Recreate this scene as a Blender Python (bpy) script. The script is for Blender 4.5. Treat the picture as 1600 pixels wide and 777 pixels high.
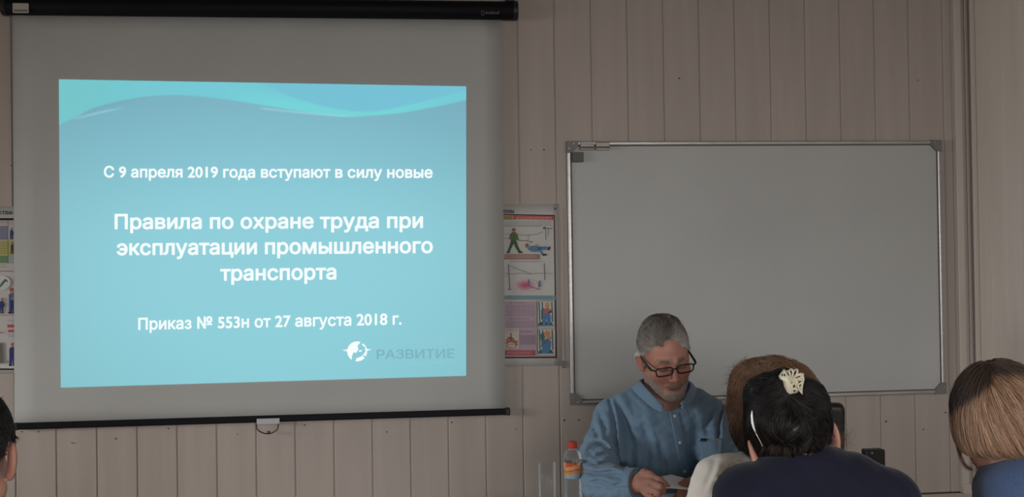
import bpy, bmesh, math, random
import numpy as np
from mathutils import Vector, Matrix

for o in list(bpy.data.objects):
    bpy.data.objects.remove(o)
SC = bpy.context.scene
COL = SC.collection
rng = np.random.default_rng(7)
random.seed(7)
PI = math.pi

# ------------------------------------------------------------------ camera
CF, CYAW, CPIT, CROLL = 1700.0, .11006, .01009, -.0149
CPOS = np.array([-.66922, -4.1144, 1.50532])
_f = np.array([math.sin(CYAW)*math.cos(CPIT), math.cos(CYAW)*math.cos(CPIT), math.sin(CPIT)])
_r = np.array([math.cos(CYAW), -math.sin(CYAW), 0.0])
_u = np.cross(_r, _f)
CR = math.cos(CROLL)*_r + math.sin(CROLL)*_u
CU = -math.sin(CROLL)*_r + math.cos(CROLL)*_u
CFW = _f
cam_data = bpy.data.cameras.new('camera')
cam = bpy.data.objects.new('camera', cam_data)
COL.objects.link(cam)
cam.matrix_world = Matrix(((CR[0], CU[0], -CFW[0], CPOS[0]), (CR[1], CU[1], -CFW[1], CPOS[1]),
                           (CR[2], CU[2], -CFW[2], CPOS[2]), (0, 0, 0, 1)))
cam_data.sensor_fit = 'HORIZONTAL'
cam_data.sensor_width = 36.0
cam_data.lens = CF*36.0/1600.0
cam_data.clip_start = .05
SC.camera = cam

# ------------------------------------------------------------------ world, lights, exposure
SC.view_settings.view_transform = 'Standard'
SC.view_settings.look = 'None'
SC.view_settings.gamma = 1.0
SC.view_settings.use_curve_mapping = False
SC.view_settings.exposure = 0.0
SC.cycles.use_denoising = True
SC.cycles.max_bounces = 7
SC.cycles.transparent_max_bounces = 12
SC.cycles.caustics_reflective = False
SC.cycles.caustics_refractive = False
world = bpy.data.worlds.new('world')
SC.world = world
world.use_nodes = True
world.node_tree.nodes['Background'].inputs[0].default_value = (.75, .85, 1.0, 1)
world.node_tree.nodes['Background'].inputs[1].default_value = .6

def area_light(name, loc, target, w, h, power, color, spread=180):
    l = bpy.data.lights.new(name, 'AREA')
    l.shape = 'RECTANGLE'; l.size = w; l.size_y = h
    l.energy = power; l.color = color; l.spread = math.radians(spread)
    o = bpy.data.objects.new(name, l); COL.objects.link(o)
    o.location = loc
    o.rotation_euler = (Vector(target)-Vector(loc)).to_track_quat('-Z', 'Y').to_euler()
    return o
# daylight falling down and in through the windows of the left and the rear wall
def aim(loc, az, down):                  # target point: az degrees from +x towards +y, tilted down
    return (loc[0]+math.cos(math.radians(az))*math.cos(math.radians(down)), loc[1]+math.sin(math.radians(az))*math.cos(math.radians(down)), loc[2]-math.sin(math.radians(down)))
LA, LB = (-5.85, -2.8, 1.5), (.1, -6.45, 1.6)
area_light('daylight_left', LA, aim(LA, 0, 38), 2.7, 1.2, 158, (.99, .985, .975), 120)
area_light('daylight_rear', LB, aim(LB, 88, 46), 2.9, 1.2, 150, (.99, .985, .975), 128)

# ------------------------------------------------------------------ measuring helpers
def ray(px, py):
    d = CFW + CR*((px-800.0)/CF) + CU*((388.5-py)/CF)
    return d
def at(px, py, Y):                       # point of the vertical plane y = Y seen at a measured position
    d = ray(px, py); t = (Y-CPOS[1])/d[1]
    return CPOS + d*t
def pt(px, py, D):                       # point at a measured position, D metres deep in the room
    return CPOS + ray(px, py)*D

# ------------------------------------------------------------------ colour / materials
def lin(c):
    return tuple((x/255/12.92 if x/255 <= .04045 else ((x/255+.055)/1.055)**2.4) for x in c)
_mats = {}
def mat(name, color=None, rough=.6, spec=.4, metal=0.0, noise=None, bump=None, vcol=False, emit=None, trans=0.0, alpha=1.0, sheen=0.0, ior=1.45):
    """color is a linear albedo. noise=(scale xyz, amount), bump=(scale xyz, strength, distance)."""
    if name in _mats: return _mats[name]
    m = bpy.data.materials.new(name); m.use_nodes = True
    nt = m.node_tree; N = nt.nodes; Lk = nt.links
    b = N['Principled BSDF']
    b.inputs['Roughness'].default_value = rough
    b.inputs['Specular IOR Level'].default_value = spec
    b.inputs['Metallic'].default_value = metal
    b.inputs['Transmission Weight'].default_value = trans
    b.inputs['IOR'].default_value = ior
    b.inputs['Alpha'].default_value = alpha
    b.inputs['Sheen Weight'].default_value = sheen
    tc = N.new('ShaderNodeTexCoord')
    src = None
    if vcol:
        a = N.new('ShaderNodeAttribute'); a.attribute_name = 'Col'
        src = a.outputs['Color']
    else:
        b.inputs['Base Color'].default_value = (*color, 1)
    if noise:
        mp = N.new('ShaderNodeMapping'); mp.inputs['Scale'].default_value = noise[0]
        nz = N.new('ShaderNodeTexNoise'); nz.inputs['Scale'].default_value = 1.0; nz.inputs['Detail'].default_value = 4
        Lk.new(tc.outputs['Object'], mp.inputs['Vector']); Lk.new(mp.outputs['Vector'], nz.inputs['Vector'])
        mr = N.new('ShaderNodeMapRange')
        mr.inputs['From Min'].default_value = .3; mr.inputs['From Max'].default_value = .7
        mr.inputs['To Min'].default_value = 1-noise[1]; mr.inputs['To Max'].default_value = 1+noise[1]
        Lk.new(nz.outputs['Fac'], mr.inputs['Value'])
        mx = N.new('ShaderNodeMix'); mx.data_type = 'RGBA'; mx.blend_type = 'MULTIPLY'
        mx.inputs['Factor'].default_value = 1.0
        if src: Lk.new(src, mx.inputs['A'])
        else: mx.inputs['A'].default_value = (*color, 1)
        Lk.new(mr.outputs['Result'], mx.inputs['B'])
        src = mx.outputs['Result']
    if src: Lk.new(src, b.inputs['Base Color'])
    if bump:
        mp = N.new('ShaderNodeMapping'); mp.inputs['Scale'].default_value = bump[0]
        nz = N.new('ShaderNodeTexNoise'); nz.inputs['Scale'].default_value = 1.0; nz.inputs['Detail'].default_value = 5
        Lk.new(tc.outputs['Object'], mp.inputs['Vector']); Lk.new(mp.outputs['Vector'], nz.inputs['Vector'])
        bp = N.new('ShaderNodeBump'); bp.inputs['Strength'].default_value = bump[1]; bp.inputs['Distance'].default_value = bump[2]
        Lk.new(nz.outputs['Fac'], bp.inputs['Height']); Lk.new(bp.outputs['Normal'], b.inputs['Normal'])
    if emit:
        b.inputs['Emission Color'].default_value = (*emit[0], 1); b.inputs['Emission Strength'].default_value = emit[1]
    _mats[name] = m
    return m

# ------------------------------------------------------------------ object helpers
def mesh_obj(name, V, F, m, parent=None, smooth=False, cols=None, midx=None, origin=None):
    """V world coordinates. The object's origin goes to the centre of its bottom."""
    V = np.asarray(V, dtype=np.float64)
    o0 = np.array([(V[:, 0].min()+V[:, 0].max())/2, (V[:, 1].min()+V[:, 1].max())/2, V[:, 2].min()]) if origin is None else np.asarray(origin, float)
    me = bpy.data.meshes.new(name)
    W = V-o0
    if isinstance(F, np.ndarray):
        n, k = F.shape
        me.vertices.add(len(W)); me.vertices.foreach_set('co', W.astype(np.float32).ravel())
        me.loops.add(n*k); me.loops.foreach_set('vertex_index', F.astype(np.int32).ravel())
        me.polygons.add(n); me.polygons.foreach_set('loop_start', np.arange(0, n*k, k, dtype=np.int32))
        me.update(calc_edges=True); me.validate()
    else:
        me.from_pydata([tuple(v) for v in W], [], F); me.update()
    for mm in (m if isinstance(m, (list, tuple)) else [m]): me.materials.append(mm)
    if midx is not None: me.polygons.foreach_set('material_index', np.asarray(midx, dtype=np.int32))
    me.polygons.foreach_set('use_smooth', np.full(len(me.polygons), smooth))
    if cols is not None:
        ca = me.color_attributes.new('Col', 'FLOAT_COLOR', 'POINT')
        c4 = np.ones((len(W), 4), np.float32); c4[:, :3] = cols
        ca.data.foreach_set('color', c4.ravel())
    o = bpy.data.objects.new(name, me); COL.objects.link(o)
    if parent is not None:
        o.parent = parent; o.location = Vector(o0)-Vector(parent['_w'])
    else:
        o.location = o0
    o['_w'] = [float(x) for x in o0]
    return o
def empty(name, loc):
    o = bpy.data.objects.new(name, None); COL.objects.link(o)
    o.location = loc; o['_w'] = [float(x) for x in loc]; o.empty_display_size = .05
    return o
def tag(o, label, cat, group=None):
    o['label'] = label; o['category'] = cat
    if group: o['group'] = group
    return o
def struct(o):
    o['kind'] = 'structure'; return o

class MB:
    """collects shapes in world coordinates for one mesh"""
    def __init__(s): s.bm = bmesh.new()
    def box(s, lo, hi, bev=0.0, seg=2, rot=None, pivot=None, mi=0):
        lo = Vector(lo); hi = Vector(hi); c = (lo+hi)/2; d = hi-lo
        r = bmesh.ops.create_cube(s.bm, size=1.0)
        vs = r['verts']
        for v in vs: v.co = Vector((v.co.x*d.x, v.co.y*d.y, v.co.z*d.z))
        fs = list({f for v in vs for f in v.link_faces})
        if bev > 0:
            es = list({e for v in vs for e in v.link_edges})
            rb = bmesh.ops.bevel(s.bm, geom=es, offset=bev, segments=seg, profile=.5, affect='EDGES')
            fs = list(set(rb['faces']) | {f for f in fs if f.is_valid}); vs = list({v for f in fs for v in f.verts})
            fs = list({f for v in vs for f in v.link_faces})
        for v in vs:
            v.co = v.co+c
            if rot is not None: v.co = rot @ (v.co-Vector(pivot if pivot is not None else c)) + Vector(pivot if pivot is not None else c)
        for f in fs: f.material_index = mi
        return s
    def lathe(s, c, prof, n=32, axis='z', mi=0):
        c = Vector(c); rings = []
        for (r, z) in prof:
            ring = []
            for i in range(n):
                a = 2*PI*i/n; p = Vector((r*math.cos(a), r*math.sin(a), z))
                if axis == 'y': p = Vector((p.x, p.z, p.y))
                if axis == 'x': p = Vector((p.z, p.x, p.y))
                ring.append(s.bm.verts.new(c+p))
            rings.append(ring)
        for a, b in zip(rings, rings[1:]):
            for i in range(n):
                j = (i+1) % n
                f = s.bm.faces.new((a[i], a[j], b[j], b[i])); f.material_index = mi
        return s
    def tube(s, pts, r, n=8, closed=False, caps=True, mi=0):
        P = [Vector(p) for p in pts]; k = len(P); rings = []
        rr = r if isinstance(r, (list, tuple, np.ndarray)) else [r]*k
        up = Vector((.13, .27, .95)).normalized()
        for i in range(k):
            a = P[i-1] if (i > 0 or closed) else P[i]; b = P[(i+1) % k] if (i < k-1 or closed) else P[i]
            t = (b-a).normalized(); x = t.cross(up).normalized(); y = t.cross(x).normalized()
            rings.append([s.bm.verts.new(P[i]+(x*math.cos(2*PI*j/n)+y*math.sin(2*PI*j/n))*rr[i]) for j in range(n)])
        for i in range(k if closed else k-1):
            a = rings[i]; b = rings[(i+1) % k]
            for j in range(n):
                f = s.bm.faces.new((a[j], a[(j+1) % n], b[(j+1) % n], b[j])); f.material_index = mi
        if caps and not closed:
            s.bm.faces.new(rings[0][::-1]).material_index = mi; s.bm.faces.new(rings[-1]).material_index = mi
        return s
    def prism(s, poly, off, mi=0):
        """closed polygon of points extruded by the vector off"""
        off = Vector(off)
        a = [s.bm.verts.new(Vector(p)) for p in poly]; b = [s.bm.verts.new(Vector(p)+off) for p in poly]
        n = len(a)
        s.bm.faces.new(a).material_index = mi; s.bm.faces.new(b[::-1]).material_index = mi
        for i in range(n):
            j = (i+1) % n; s.bm.faces.new((a[j], a[i], b[i], b[j])).material_index = mi
        return s
    def grid(s, rows, mi=0):
        R = [[s.bm.verts.new(Vector(p)) for p in row] for row in rows]
        for a, b in zip(R, R[1:]):
            for i in range(len(a)-1):
                s.bm.faces.new((a[i], a[i+1], b[i+1], b[i])).material_index = mi
        return s
    def build(s, name, m, parent=None, smooth=False, origin=None, fixn=True):
        if fixn: bmesh.ops.recalc_face_normals(s.bm, faces=s.bm.faces[:])
        V = [tuple(v.co) for v in s.bm.verts]; s.bm.verts.index_update()
        F = [[v.index for v in f.verts] for f in s.bm.faces]; mi = [f.material_index for f in s.bm.faces]
        o = mesh_obj(name, V, F, m, parent, smooth, midx=mi, origin=origin)
        s.bm.free()
        return o
def auto_smooth(o, ang=40):
    me = o.data
    me.polygons.foreach_set('use_smooth', np.full(len(me.polygons), True))
    bm = bmesh.new(); bm.from_mesh(me)
    for e in bm.edges:
        if len(e.link_faces) == 2 and e.calc_face_angle(0) > math.radians(ang): e.smooth = False
    bm.to_mesh(me); bm.free()
def solidify(o, t, off=-1, sub=0):
    md = o.modifiers.new('solidify', 'SOLIDIFY'); md.thickness = t; md.offset = off
    if sub:
        ms = o.modifiers.new('subdivision', 'SUBSURF'); ms.levels = sub; ms.render_levels = sub
    return o

# ------------------------------------------------------------------ lettering
def text_mesh(s, bold=.0):
    """outline of the lettering, filled by the non-zero winding rule"""
    from mathutils.geometry import delaunay_2d_cdt
    cu = bpy.data.curves.new('lettering', 'FONT'); cu.body = s; cu.offset = bold; cu.resolution_u = 5; cu.fill_mode = 'NONE'
    to = bpy.data.objects.new('lettering', cu); COL.objects.link(to)
    dg = bpy.context.evaluated_depsgraph_get(); dg.update()
    me = to.evaluated_get(dg).to_mesh()
    V = np.array([v.co[:2] for v in me.vertices]); E = np.array([e.vertices[:] for e in me.edges])
    to.evaluated_get(dg).to_mesh_clear()
    bpy.data.objects.remove(to); bpy.data.curves.remove(cu)
    # contours: follow the edges
    nxt = {}
    for a, b in E: nxt.setdefault(a, []).append(b); nxt.setdefault(b, []).append(a)
    seen, loops = set(), []
    for s0 in range(len(V)):
        if s0 in seen or s0 not in nxt: continue
        L = [s0]; seen.add(s0); cur = s0
        step = s0+1 if s0+1 in nxt[s0] else nxt[s0][0]
        while step is not None and step not in seen:
            L.append(step); seen.add(step); cur = step
            c = [n for n in nxt[cur] if n not in seen]; step = c[0] if c else None
        loops.append(np.array(L))
    A = np.concatenate([V[L] for L in loops]); B = np.concatenate([V[np.roll(L, -1)] for L in loops])
    co, ed, fa, *_ = delaunay_2d_cdt([Vector(v) for v in V], [(int(L[i]), int(L[(i+1) % len(L)])) for L in loops for i in range(len(L))], [], 0, 1e-6)
    co = np.array([c[:] for c in co]); fa = [f for f in fa if len(f) == 3]
    cen = np.array([co[list(f)].mean(0) for f in fa]); keep = []
    for f, c in zip(fa, cen):
        up = (A[:, 1] <= c[1]) & (B[:, 1] > c[1]); dn = (A[:, 1] > c[1]) & (B[:, 1] <= c[1])
        cr = (B[:, 0]-A[:, 0])*(c[1]-A[:, 1])-(c[0]-A[:, 0])*(B[:, 1]-A[:, 1])
        if (up & (cr > 0)).sum()-(dn & (cr < 0)).sum() != 0: keep.append(list(f))
    return np.concatenate([co, np.zeros((len(co), 1))], 1), keep
def lettering(name, s, x0, y0, x1, y1, cap, Y, m, parent, bold=.02):
    """text on the plane y = Y: baseline from (x0,y0) to (x1,y1), capitals cap high (measured)"""
    V0, F0 = text_mesh(s)
    V, F = [], []
    n = 10 if bold > 0 else 1
    for k in range(n):
        d = np.array([bold*math.cos(2*PI*k/n), bold*math.sin(2*PI*k/n), k*1e-5]) if n > 1 else np.zeros(3)
        b = len(V); V += list(V0+d); F += [[i+b for i in f] for f in F0]
    V = np.array(V)
    u = (V[:, 0]-V[:, 0].min())/(V[:, 0].max()-V[:, 0].min()); v = (V[:, 1]+bold)/(.727+2*bold)
    W = [at(x0+(x1-x0)*a, y0+(y1-y0)*a-cap*b, Y-c) for a, b, c in zip(u, v, V[:, 2])]
    return mesh_obj(name, W, F, m, parent)
def clear_mat(name, tint=(1, 1, 1), gloss=.03, ior=1.45, pale_edge=0.0):
    """thin clear wall: see-through with a fresnel sheen"""
    m = bpy.data.materials.new(name); m.use_nodes = True; nt = m.node_tree; N = nt.nodes
    N.remove(N['Principled BSDF']); out = N['Material Output']
    t = N.new('ShaderNodeBsdfTransparent'); t.inputs[0].default_value = (*tint, 1)
    g = N.new('ShaderNodeBsdfGlossy'); g.inputs['Roughness'].default_value = gloss
    f = N.new('ShaderNodeFresnel'); f.inputs['IOR'].default_value = ior
    x = N.new('ShaderNodeMixShader'); nt.links.new(f.outputs[0], x.inputs[0]); nt.links.new(t.outputs[0], x.inputs[1]); nt.links.new(g.outputs[0], x.inputs[2])
    d = N.new('ShaderNodeBsdfDiffuse'); d.inputs[0].default_value = (.75, .78, .8, 1)  # pale diffuse standing in for bright surroundings mirrored at the edges
    gd = N.new('ShaderNodeMixShader'); gd.inputs[0].default_value = pale_edge; nt.links.new(g.outputs[0], gd.inputs[1]); nt.links.new(d.outputs[0], gd.inputs[2])
    nt.links.new(gd.outputs[0], x.inputs[2])
    nt.links.new(x.outputs[0], out.inputs['Surface'])
    _mats[name] = m
    return m
# ================================================================== the room
XR, XL, YB, ZC = 1.651, -6.0, -6.6, 3.0
PW, PH = .1422, -2.03115                     # width of a wall board, position of one joint
M_board = mat('painted_board', (.40, .348, .312), rough=.55, spec=.3, noise=((16, 16, 1.3), .06), bump=((70, 70, 3), .22, .002))
M_gap = mat('dark_gap', (.05, .042, .036), rough=.8)
M_nail = mat('nail_hole', (.03, .026, .024), rough=.7)
M_trim = mat('painted_trim', (.47, .42, .375), rough=.5, spec=.35, noise=((20, 20, 2), .05))
M_floor = mat('brown_linoleum', (.16, .11, .075), rough=.5, noise=((3, 3, 3), .2))
M_ceil = mat('ceiling_paint', (.34, .31, .28), rough=.8, noise=((2, 2, 2), .04))
ZLEDGE = at(1478, 769, 0)[2]                 # lower end of the wall boards

def board_wall(x0, x1, joints, z0, z1, groove=.0105, depth=.005):
    """profile along x of boards with V grooves, swept up z; front face towards -y"""
    xs = [(x0, 0.0)]
    for j in joints:
        if x0+.01 < j < x1-.01:
            xs += [(j-groove*.34, 0), (j-groove*.28, depth), (j-groove*.02, depth), (j+groove*.5, 0)]
    xs.append((x1, 0))
    return xs
joints = [PH+PW*k for k in range(-28, 26)]
prof = board_wall(XL, XR, joints, 0, 0)
V, F, MI = [], [], []
zs = np.linspace(ZLEDGE, ZC, 9)
n = len(prof)
for z in zs:
    for x, y in prof: V.append((x, y, z))
for a in range(len(zs)-1):
    for i in range(n-1):
        F.append((a*n+i, a*n+i+1, (a+1)*n+i+1, (a+1)*n+i)); MI.append(0)
def quad(p, mi):
    b = len(V); V.extend(p); F.append((b, b+1, b+2, b+3)); MI.append(mi)
quad([(XL, 0, ZLEDGE), (XL, .02, ZLEDGE), (XR, .02, ZLEDGE), (XR, 0, ZLEDGE)], 0)
quad([(XL, .02, ZLEDGE-.008), (XR, .02, ZLEDGE-.008), (XR, .02, ZLEDGE), (XL, .02, ZLEDGE)], 1)
quad([(XL, .003, 0), (XR, .003, 0), (XR, .003, ZLEDGE-.008), (XL, .003, ZLEDGE-.008)], 0)
quad([(XL, .003, ZLEDGE-.008), (XR, .003, ZLEDGE-.008), (XR, .02, ZLEDGE-.008), (XL, .02, ZLEDGE-.008)], 0)
# nail holes and knocks
for (px, py, r) in [(1061.5, 122.5, 1.5), (1434.5, 125.5, 1.2), (850, 234, 1.3), (829.5, 234, 1.0), (34, 675, 1.1), (60, 675, 1.2), (263, 670, 1.2), (181, 686, 1.3),
                    (476, 664.5, 1.2), (604.5, 675.3, 1.1), (706, 660.5, 1.2), (806, 671, 1.0), (882, 657, 1.6), (904.5, 656.5, 1.4), (1384.5, 659, 1.6), (1443, 671.3, 1.2),
                    (1477.5, 645, 1.4), (371, 679, .9), (17, 259, .9)]:
    c = at(px, py, -.0012); b = len(V); rr = r/412
    for i in range(10):
        V.append((c[0]+rr*math.cos(i*.6283)*1.15, -.0012, c[2]+rr*math.sin(i*.6283)*.85))
    F.append(tuple(range(b, b+10))); MI.append(2)
for (xa, ya, xb, yb, w) in [(111, 692, 118, 693, .5), (1083, 590, 1087, 588, .4)]:
    a = at(xa, ya, -.001); c = at(xb, yb, -.001); h = w/412
    b = len(V); V.extend([a+[0, 0, -h], c+[0, 0, -h], c+[0, 0, h], a+[0, 0, h]]); F.append((b, b+1, b+2, b+3)); MI.append(2)
wall_front = struct(mesh_obj('wall_front', V, F, [M_board, M_gap, M_nail], midx=MI, origin=(0, 0, 0)))

# right wall: narrower boards running towards the room
V, F = [], []
ys = [0.0]
for k in range(1, 66):
    y = -.012-.1005*k+.1005
    if y > YB: ys += [(y+.0022), (y+.0004, 1), (y-.0004, 1), (y-.0022)]
ys.append(YB)
pr = [(XR, y) if not isinstance(y, tuple) else (XR+.003, y[0]) for y in ys]
for z in (0, ZC):
    for x, y in pr: V.append((x, y, z))
n = len(pr)
for i in range(n-1): F.append((i, i+1, n+i+1, n+i))
M_board2 = mat('lightened_board', (.66, .59, .53), rough=.55, spec=.3, noise=((16, 16, 1.3), .05), bump=((70, 70, 3), .2, .002))  # front wall's board colour, lightened to stand in for light from the left
struct(mesh_obj('wall_right', V, F, M_board2, origin=(XR, 0, 0)))
def plain(name, pts, m): return struct(mesh_obj(name, pts, [(0, 1, 2, 3)], m))
# left wall with two window openings, rear wall with one
def wall_with_holes(name, P0, ax, L, holes, m):
    ax = np.array(ax, float); V, F = [], []
    us = sorted({0, L, *[h[0] for h in holes], *[h[1] for h in holes]}); vs = sorted({0, ZC, *[h[2] for h in holes], *[h[3] for h in holes]})
    for i in range(len(us)-1):
        for j in range(len(vs)-1):
            uc, vc = (us[i]+us[i+1])/2, (vs[j]+vs[j+1])/2
            if any(h[0] < uc < h[1] and h[2] < vc < h[3] for h in holes): continue
            b = len(V)
            for (u, v) in ((us[i], vs[j]), (us[i+1], vs[j]), (us[i+1], vs[j+1]), (us[i], vs[j+1])):
                p = np.array(P0)+ax*u; V.append((p[0], p[1], v))
            F.append((b, b+1, b+2, b+3))
    return struct(mesh_obj(name, V, F, m))
wall_with_holes('wall_left', (XL, YB, 0), (0, 1, 0), -YB, [(2.4, 5.2, .85, 2.15)], M_board)
wall_with_holes('wall_rear', (XL, YB, 0), (1, 0, 0), XR-XL, [(4.6, 7.6, .95, 2.25)], M_board)
plain('floor', [(XL, YB, 0), (XR, YB, 0), (XR, 0, 0), (XL, 0, 0)], M_floor)
plain('ceiling', [(XL, YB, ZC), (XL, 0, ZC), (XR, 0, ZC), (XR, YB, ZC)], M_ceil)
M_white = mat('white_paint', (.7, .7, .68), rough=.4)
M_sky = mat('window_daylight', (.6, .65, .7), rough=.1, emit=((.8, .9, 1.0), .7))
def window(name, a, b, z0, z1, axis):
    m = MB()
    def bx(u0, u1, v0, v1, t=.03):
        if axis == 'y': m.box((a[0]-t, u0, v0), (a[0]+t, u1, v1), .004)
        else: m.box((u0, a[1]-t, v0), (u1, a[1]+t, v1), .004)
    u0, u1 = (a[1], b[1]) if axis == 'y' else (a[0], b[0])
    bx(u0, u1, z0, z0+.06); bx(u0, u1, z1-.06, z1); bx(u0, u0+.06, z0, z1); bx(u1-.06, u1, z0, z1); c = (u0+u1)/2; bx(c-.035, c+.035, z0, z1)
    f = struct(m.build(name, M_white))
    g = MB()
    if axis == 'y': g.box((a[0]-.006, u0+.02, z0+.02), (a[0], u1-.02, z1-.02))
    else: g.box((u0+.02, a[1]-.006, z0+.02), (u1-.02, a[1], z1-.02))
    p = g.build('pane', M_sky, f); return f
window('window_1', (XL, YB+2.4), (XL, YB+5.2), .85, 2.15, 'y')
window('window_2', (XL+4.6, YB), (XL+7.6, YB), .95, 2.25, 'x')

# corner moulding and the boxed strip behind it
xa, xb = at(1490.5, 40, -.03)[0], at(1501.5, 40, -.03)[0]
m = MB(); m.box((xa, -.03, ZLEDGE+.02), (xb, -.0005, ZC), .003); m.box((xa+.004, -.034, ZLEDGE-.004), (xb+.012, -.0005, ZLEDGE+.035), .003)
struct(m.build('trim_1', M_trim))
xc, xd = at(1511.5, 300, -.006)[0], at(1514, 300, -.006)[0]
xe = at(1520.5, 300, -.02)[0]
m = MB(); m.box((xc, -.006, ZLEDGE), (xd, -.0005, ZC), .001); m.box((xe, -.022, ZLEDGE), (XR-.0005, -.0005, ZC), .004)
struct(m.build('trim_2', M_trim))
for nm, lo, hi in (('baseboard_front', (XL, -.014, 0), (XR-.02, -.0005, .07)), ('baseboard_right', (XR-.014, YB, 0), (XR-.0005, -.02, .07))):
    m = MB(); m.box(lo, hi, .004); struct(m.build(nm, M_trim))

# ================================================================== projection screen
YS = -.030
YC = -.043                                    # axis of the roller casing
M_fabric = mat('screen_fabric', (.43, .435, .42), rough=.85, spec=.15, noise=((3, 3, 3), .03))
M_black = mat('black_metal', (.006, .006, .008), rough=.55, spec=.15)
M_blackp = mat('black_plastic', (.014, .014, .015), rough=.45, spec=.4)
M_label = mat('pale_label', (.42, .41, .36), rough=.5)
M_tab = mat('pale_grey_plastic', (.46, .45, .47), rough=.4)
tl, tr_, bl, br = at(20.5, 20, YS), at(783.5, 30, YS), at(22.5, 664, YS), at(790, 648, YS)
screen = tag(empty('projection_screen', ((tl[0]+tr_[0])/2, YS, bl[2])),
             'large wall-hung projection screen with black roller casing showing a blue slide', 'projection screen')
nseg = 24
rows = []
for j in range(nseg+1):
    a = j/nseg
    rows.append([(tl*(1-a)+bl*a)*(1-b)+(tr_*(1-a)+br*a)*b for b in np.linspace(0, 1, nseg+1)])
m = MB(); m.grid(rows); fab = m.build('screen_surface', M_fabric, screen, smooth=True); solidify(fab, .0012, off=0)
# casing: rounded tube profile
c0, c1 = at(6, 3.5, YC), at(806.5, 21.5, YC)
zc = (c0[2]+c1[2])/2
rad = .0345
m = MB()
prf = [(.0, 0), (rad*.94, 0), (rad, .004), (rad, c1[0]-c0[0]-.004), (rad*.94, c1[0]-c0[0]), (.0, c1[0]-c0[0])]
prof2 = [(r, z) for r, z in prf]
m.lathe((c0[0]  , YC, zc), prof2, 40, 'x')
casing = m.build('roller_casing', M_black, screen); auto_smooth(casing, 35)
for sgn, xx in ((1, c0[0]), (-1, c1[0])):
    m = MB(); m.lathe((xx  , YC, zc), [(0, -.005*sgn), (rad*1.03, -.005*sgn), (rad*1.07, 0), (rad*1.07, .012*sgn), (rad*.99, .014*sgn)], 40, 'x')
    e = m.build('end_cap', M_blackp, screen); auto_smooth(e, 35)
    m = MB(); xm = xx+sgn*.022
    m.box((xm-.014, YC-.02, zc+rad-.004), (xm+.014, -.0005, zc+rad+.012), .003); m.box((xm-.014, -.006, zc+rad), (xm+.014, -.0005, zc+rad+.06), .002)
    m.tube([(xm-.012, YC+.005, zc+rad+.005), (xm-.01, YC+.012, zc+rad+.05), (xm, -.012, zc+rad+.07)], .0035, 8)
    m.build('bracket', M_blackp, screen)
a, b = at(19.5, 4.5, YC-rad), at(45, 20.5, YC-rad)
m = MB(); m.box((a[0], YC-rad-.0015, b[2]), (b[0], YC-rad*.9, a[2]), .003, 3)
lab = m.build('sticker', M_label, casing)
a2, b2 = at(22, 15, YC-rad), at(43, 18.5, YC-rad)
m = MB(); m.box((a2[0], YC-rad-.0022, b2[2]), (b2[0], YC-rad-.001, a2[2]), .0008)
m.build('sticker_band', mat('brown_grey_print', (.2, .165, .15), rough=.5), lab)
# maker's lettering on the casing, upside down as it hangs
V, F = text_mesh('projecta', .012); w = V[:, 0].max()
a, b = at(780, 20.5, YC-rad-.001), at(758, 20, YC-rad-.001)
k = (a[0]-b[0])/w
W = [(a[0]-v[0]*k, YC-rad-.0008, a[2]+.004-v[1]*k) for v in V]
M_print = mat('silver_print', (.16, .16, .16), rough=.4)
lt = mesh_obj('casing_lettering', W, F, M_print, casing)
a, b = at(752, 17, YC-rad-.001), at(756.5, 24, YC-rad-.001)
m = MB(); t = .0012; y = YC-rad-.0008
for lo, hi in (((a[0], b[2]), (a[0]+t, a[2])), ((b[0]-t, b[2]), (b[0], a[2])), ((a[0], a[2]-t), (b[0], a[2])), ((a[0], b[2]), (b[0], b[2]+t))):
    m.box((lo[0], y-.0003, lo[1]), (hi[0], y, hi[1]))
m.build('casing_emblem', M_print, casing)
# bottom bar
q0, q1 = at(22.5, 667, YS-.008), at(796.5, 649.5, YS-.008)
zb = (q0[2]+q1[2])/2; hb = 5.0/412
m = MB(); m.box((q0[0], YS-.011, q0[2]-hb), (q1[0], YS+.011, q0[2]+hb), .005, 3)
bar = m.build('bottom_bar', M_black, screen)
m = MB(); m.box((q1[0]-.014, YS-.013, q0[2]-hb-.0015), (q1[0]+.002, YS+.013, q0[2]+hb+.0015), .004, 3); m.build('bar_end_cap', M_blackp, bar)
m = MB(); m.box((q0[0]-.002, YS-.013, q0[2]-hb-.0015), (q0[0]+.012, YS+.013, q0[2]+hb+.0015), .004, 3); m.build('bar_end_cap', M_blackp, bar)
a, b = at(401, 654.8, YS-.013), at(437, 662.6, YS-.013)
m = MB(); m.box((a[0], YS-.0145, b[2]), (b[0], YS-.009, a[2]), .0015); tab = m.build('pull_tab', M_tab, bar)
pts = [at(x, y, YS-.008) for x, y in ((401.5, 661), (401, 667), (402, 671.5), (406, 674.5), (411, 677), (416, 678.2), (421, 678.2), (426, 676.5), (430, 674), (433.5, 671.5), (434.5, 667), (435.5, 661))]
m = MB(); m.tube(pts, .0019, 8); m.box(at(419, 677.5, YS-.008)-np.array([.0015, .002, .001]), at(421, 675, YS-.008)+np.array([.0015, .002, .003]), .0008)
m.build('pull_ring', M_blackp, tab)

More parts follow.
